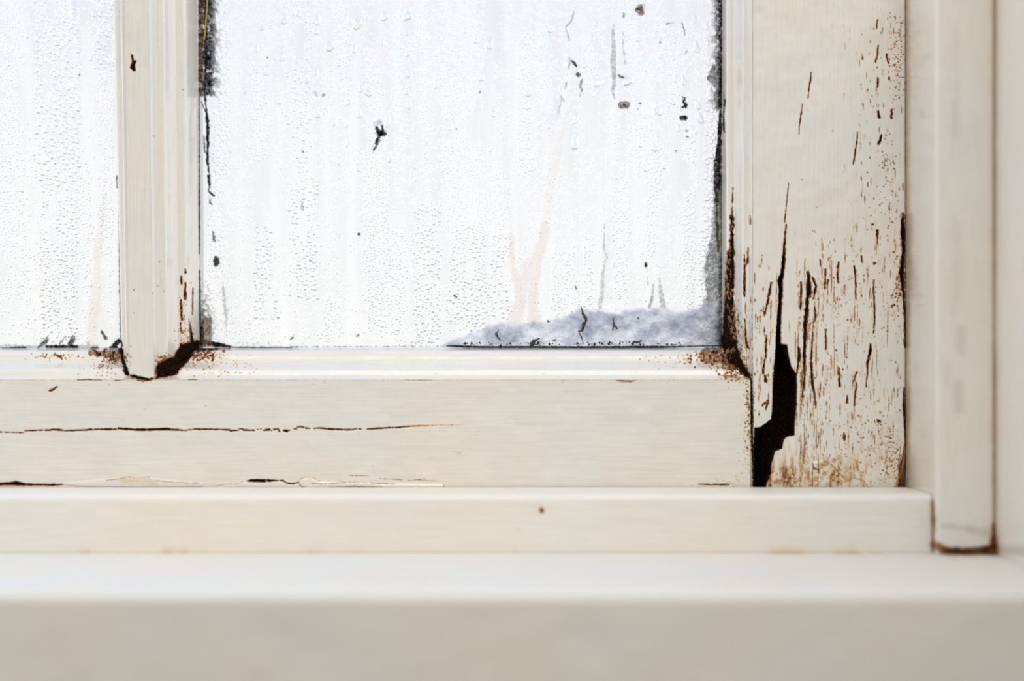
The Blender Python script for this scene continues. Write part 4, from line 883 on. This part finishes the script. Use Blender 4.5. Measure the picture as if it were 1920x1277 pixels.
special = {(670, 43): 'largest egg-shaped clear drop on the upper left of the large pane', (764, 28): 'large clear drop at the top of the pane, above a column of three smaller drops',
    (727, 224): 'long narrow upright drop just above the large forked mould spot', (1177, 150): 'broad round drop touching a dark fleck right of the long grey trail', (1333, 178): 'large flattened pale drop against the mould beside the stile',
    (402, 36): 'tall clear drop over the sooty mould beside the glazing bar', (1233, 203): 'long slanting drop left of the black spots', (691, 171): 'round drop with a slim drop close on its left',
    (1078, 270): 'large leaning drop below the slanting water run', (918, 82): 'larger of two neighbouring clear drops near the top centre', (893, 74): 'smaller of two neighbouring clear drops near the top centre', (530, 111): 'wide flat drop in the upper left of the large pane'}
for k, (x, y, a, b) in enumerate(BIG):
    one = lambda t: np.array([float(t)])
    co, f = drops_arrays(one(x), one(y), one(a * .95), one(b), one(min(a, b) * .62), pear=one(.22 if b > a else 0), nr=6, na=24, tilt=one(-.1 if x < 1200 else .18))
    o = link_mesh('water_drop', co, f, m_water)
    if (x, y) in special: lb = special[(x, y)]
    else:
        hz = 'left third' if x < 700 else ('middle third' if x < 1020 else 'right third')
        vt = 'near the top edge' if y < 100 else ('a little below the top' if y < 200 else 'at half height')
        lb = f'clear water drop on the {hz} of the large pane, {vt}'
    tag(o, lb, 'water drop', 'water drops on the large pane')
for (x, y, a, b, lb) in [(17, 118, 4.4, 7, 'lone clear drop at the far left of the left pane'), (138, 20, 8, 26, 'long clear run-out drop at the top of the left pane'), (52, 67, 4, 5, 'small clear drop beside the clear trail on the left pane'), (74, 92, 7, 5.5, 'wide flat drop on the left pane droplet band'), (42, 356, 4, 5, 'lone small drop low on the far left of the left pane')]:
    one = lambda t: np.array([float(t)])
    co, f = drops_arrays(one(x), one(y), one(a), one(b), one(min(a, b) * .5), pear=one(.15), nr=6, na=24, tilt=one(.05))
    tag(link_mesh('water_drop', co, f, m_water), lb, 'water drop', 'water drops on the left pane')

def water_run(pts, label):
    Q = []
    for (p, q) in zip(pts[:-1], pts[1:]):
        n_ = max(2, int(math.hypot(q[0] - p[0], q[1] - p[1]) / 4))
        for j in range(n_): t = j / n_; Q.append(tuple(p[i] * (1 - t) + q[i] * t for i in range(3)))
    Q.append(pts[-1]); Q = np.array(Q)
    w = Q[:, 2] * (1 + .5 * (vnoise(Q[:, 1] * .09, Q[:, 0] * 0, 3) - .5)); x = Q[:, 0] + 2.4 * (vnoise(Q[:, 1] * .05, Q[:, 0] * 0, int(Q[0, 0])) - .5)
    nc = 7; a = np.linspace(-1, 1, nc)
    px = x[:, None] + a[None] * w[:, None]; py = np.tile(Q[:, 1:2], (1, nc))
    h = (1 - a ** 2)[None] * w[:, None] * .38 * S
    u, v = unscreen(px, py, GY)
    o = link_mesh('water_run', W(u, v, GY - .00012 - h).reshape(-1, 3), grid_faces(px.shape[0], nc), m_water)
    tag(o, label, 'water run', 'water runs down the large pane')
water_run([(946, -50, 1.6), (950, 40, 1.8), (949, 80, 2), (943, 140, 2.2), (944, 200, 2), (952, 260, 2), (956, 330, 1.8), (960, 400, 2), (961, 470, 2), (970, 530, 2.5)], 'water run falling straight left of the centre of the large pane')
water_run([(985, 30, 1.5), (984, 62, 2), (971, 80, 2.4), (971, 150, 1.8), (966, 210, 1.8), (961, 280, 1.6)], 'short water run forking into the long left-hand run')
water_run([(1012, -50, 1), (1011, 90, 1.1), (1010, 150, 1.1), (1015, 210, 1.2), (1010, 260, 1.2), (1003, 320, 1.4), (992, 410, 1.4), (983, 500, 2)], 'hair-thin water run in the middle of the large pane')
water_run([(1094, -50, 1.6), (1090, 20, 1.8), (1078, 50, 1.8), (1070, 100, 2), (1072, 130, 2), (1060, 190, 2.2), (1050, 250, 2.2), (1041, 320, 2), (1022, 430, 2.2), (1010, 500, 2.6), (1000, 560, 3)], 'long slanting water run right of the centre of the large pane')
water_run([(1146, -50, 1.6), (1152, 45, 2), (1156, 150, 1.4), (1150, 210, 2.6), (1146, 250, 2.6), (1145, 320, 2), (1136, 400, 1.6), (1133, 470, 1.6), (1138, 486, 1.8), (1131, 520, 2)], 'long water run on the right, following the grey trail')
water_run([(1282, 262, 1.6), (1276, 300, 1.6), (1272, 360, 1.2), (1268, 420, 1)], 'faint water run below the black spots')

# ================================================================ beads, sill, reveal
def beam(name, u0, u1, v0, v1, yf, yb, mat, r, label, cat, sr=3.0, kind='structure', long='h'):
    """rounded board: cross-section arc-rounded at its front edges, gridded so wear can be laid on it"""
    if long == 'h':
        pts = [(v1, yb), (v1, yf + r * 1.0)]
        pts = [];  R_ = r / S
        pts += [(v0, yb - (yb - yf - r) * k / 12) for k in range(12)]
        pts += [(v0 + R_ * (1 - math.cos(t)), yf + r * (1 - math.sin(t))) for t in np.linspace(0, math.pi / 2, 9)]
        nf = int((v1 - v0 - 2 * R_) / 2.5)
        pts += [(v0 + R_ + (v1 - v0 - 2 * R_) * k / nf, yf) for k in range(1, nf)]
        rb = .0003 if name == 'trim_1' else r
        pts += [(v1 - rb / S * (1 - math.sin(t)), yf + rb * (1 - math.cos(t))) for t in np.linspace(0, math.pi / 2, 9)]
        pts += [(v1, yf + r + (yb - yf - r) * k / 6) for k in range(1, 7)]
        n_ = int((u1 - u0) / sr)
        p = np.array(pts); L = np.linspace(u0, u1, n_)
        v = np.repeat(p[:, 0][:, None], n_, 1); y = np.repeat(p[:, 1][:, None], n_, 1); u = np.repeat(L[None], len(p), 0)
    else:
        R_ = r / S; pts = []
        pts += [(u0, yb - (yb - yf - r) * k / 24) for k in range(24)]
        pts += [(u0 + R_ * (1 - math.cos(t)), yf + r * (1 - math.sin(t))) for t in np.linspace(0, math.pi / 2, 9)]
        nf = int((u1 - u0 - 2 * R_) / 2.5)
        pts += [(u0 + R_ + (u1 - u0 - 2 * R_) * k / nf, yf) for k in range(1, nf)]
        pts += [(u1 - R_ * (1 - math.sin(t)), yf + r * (1 - math.cos(t))) for t in np.linspace(0, math.pi / 2, 9)]
        pts += [(u1, yf + r + (yb - yf - r) * k / 6) for k in range(1, 7)]
        n_ = int((v1 - v0) / sr)
        p = np.array(pts); L = np.linspace(v0, v1, n_)
        u = np.repeat(p[:, 0][None], n_, 0); y = np.repeat(p[:, 1][None], n_, 0); v = np.repeat(L[:, None], len(p), 1)
    if name == 'window_sill': y = y + np.clip(v - v0 - 12, 0, 300) * S * .22 * (y < yf + .001)
    px, py = screen(u, v, y)
    at = wear_of(px, py, 1).reshape(-1, 4)
    nr, nc = u.shape
    wob = (fbm(u * .012, v * .012, 55, 3) - .5) * .0005
    co = W(u, v, y + wob).reshape(-1, 3)
    i = np.arange(nr * nc).reshape(nr, nc)
    f = grid_faces(nr, nc)
    o_f = [tuple(q) for q in f]
    # close the ends and the back
    if long == 'h': o_f += [tuple(i[:, 0])[::-1], tuple(i[:, -1]), tuple([int(i[0, 0]), int(i[0, -1]), int(i[-1, -1]), int(i[-1, 0])])]
    else: o_f += [tuple(i[0, :]), tuple(i[-1, :])[::-1], tuple([int(i[0, 0]), int(i[-1, 0]), int(i[-1, -1]), int(i[0, -1])])]
    o_f = [tuple(int(a) for a in q) for q in o_f]
    o = link_mesh(name, co, o_f, mat, None, at)
    for q in list(o.data.polygons)[-3:]: q.use_smooth = False
    tag(o, label, cat, kind=kind); return o
YB = -(D0 - D0 / 1.065); YV = -(D0 - D0 / 1.074)
vb_top = HV + (927 - HV) / 1.065; vb_bot = HV + (1037 - HV) / 1.065
beam('trim_1', -140, 1699.5, vb_top, vb_bot, YB, -.0012, PB, .0020, 'cream-painted wooden bead lying along the foot of the sash, on the sill', 'window bead')
u_in = HX + (1866 - HX) / 1.074
beam('trim_2', 1700.5, u_in, -140, vb_bot - .5, YV, .03, PV, .0012, 'soft-focus cream upright bead right of the rotten stile', 'window bead', long='v')
YF = -(D0 - D0 / ((1110 - HV) / (vb_bot - HV)))
beam('window_sill', -420, u_in + .2, vb_bot + .02, vb_bot + 300, YF, .03, PS, .0022, 'broad cream window sill with rounded front edge at the bottom', 'window sill', sr=5.0)
# reveal lining board on the right, running towards the room
uL, uR = u_in + .4, u_in + 120
nn = 60
vv, yy3 = np.meshgrid(np.linspace(-300, vb_bot + 420, 240), np.linspace(.03, -.30, 130))
uu = np.full_like(vv, uL) + (fbm(yy3 * 60, vv * .01, 61, 3) - .5) * 2
px, py = screen(uu, vv, yy3)
co = W(uu, vv, yy3).reshape(-1, 3); at = wear_of(np.clip(px, -80, 1990), py, 1).reshape(-1, 4)
g_ = grid_faces(*vv.shape)
i = np.arange(vv.size).reshape(vv.shape)
back = co.copy()[[i[0, 0], i[0, -1], i[-1, -1], i[-1, 0]]]; back[:, 0] += 110 * S
nb = len(co); co = np.concatenate([co, back]); at = np.concatenate([at, np.tile([0, 0, 0, 1], (4, 1))])
fl = [tuple(int(a) for a in q) for q in g_] + [(nb, nb + 1, nb + 2, nb + 3), tuple(int(a) for a in i[0, :]) + (nb + 1, nb), tuple(int(a) for a in i[-1, ::-1]) + (nb + 3, nb + 2)[::1],
      tuple(int(a) for a in i[::-1, 0]) + (nb, nb + 3), tuple(int(a) for a in i[:, -1]) + (nb + 2, nb + 1)]
rv = link_mesh('wall_right', co, fl, PV, None, at); tag(rv, 'blurred cream side lining of the window opening at the right edge', 'wall', kind='structure')
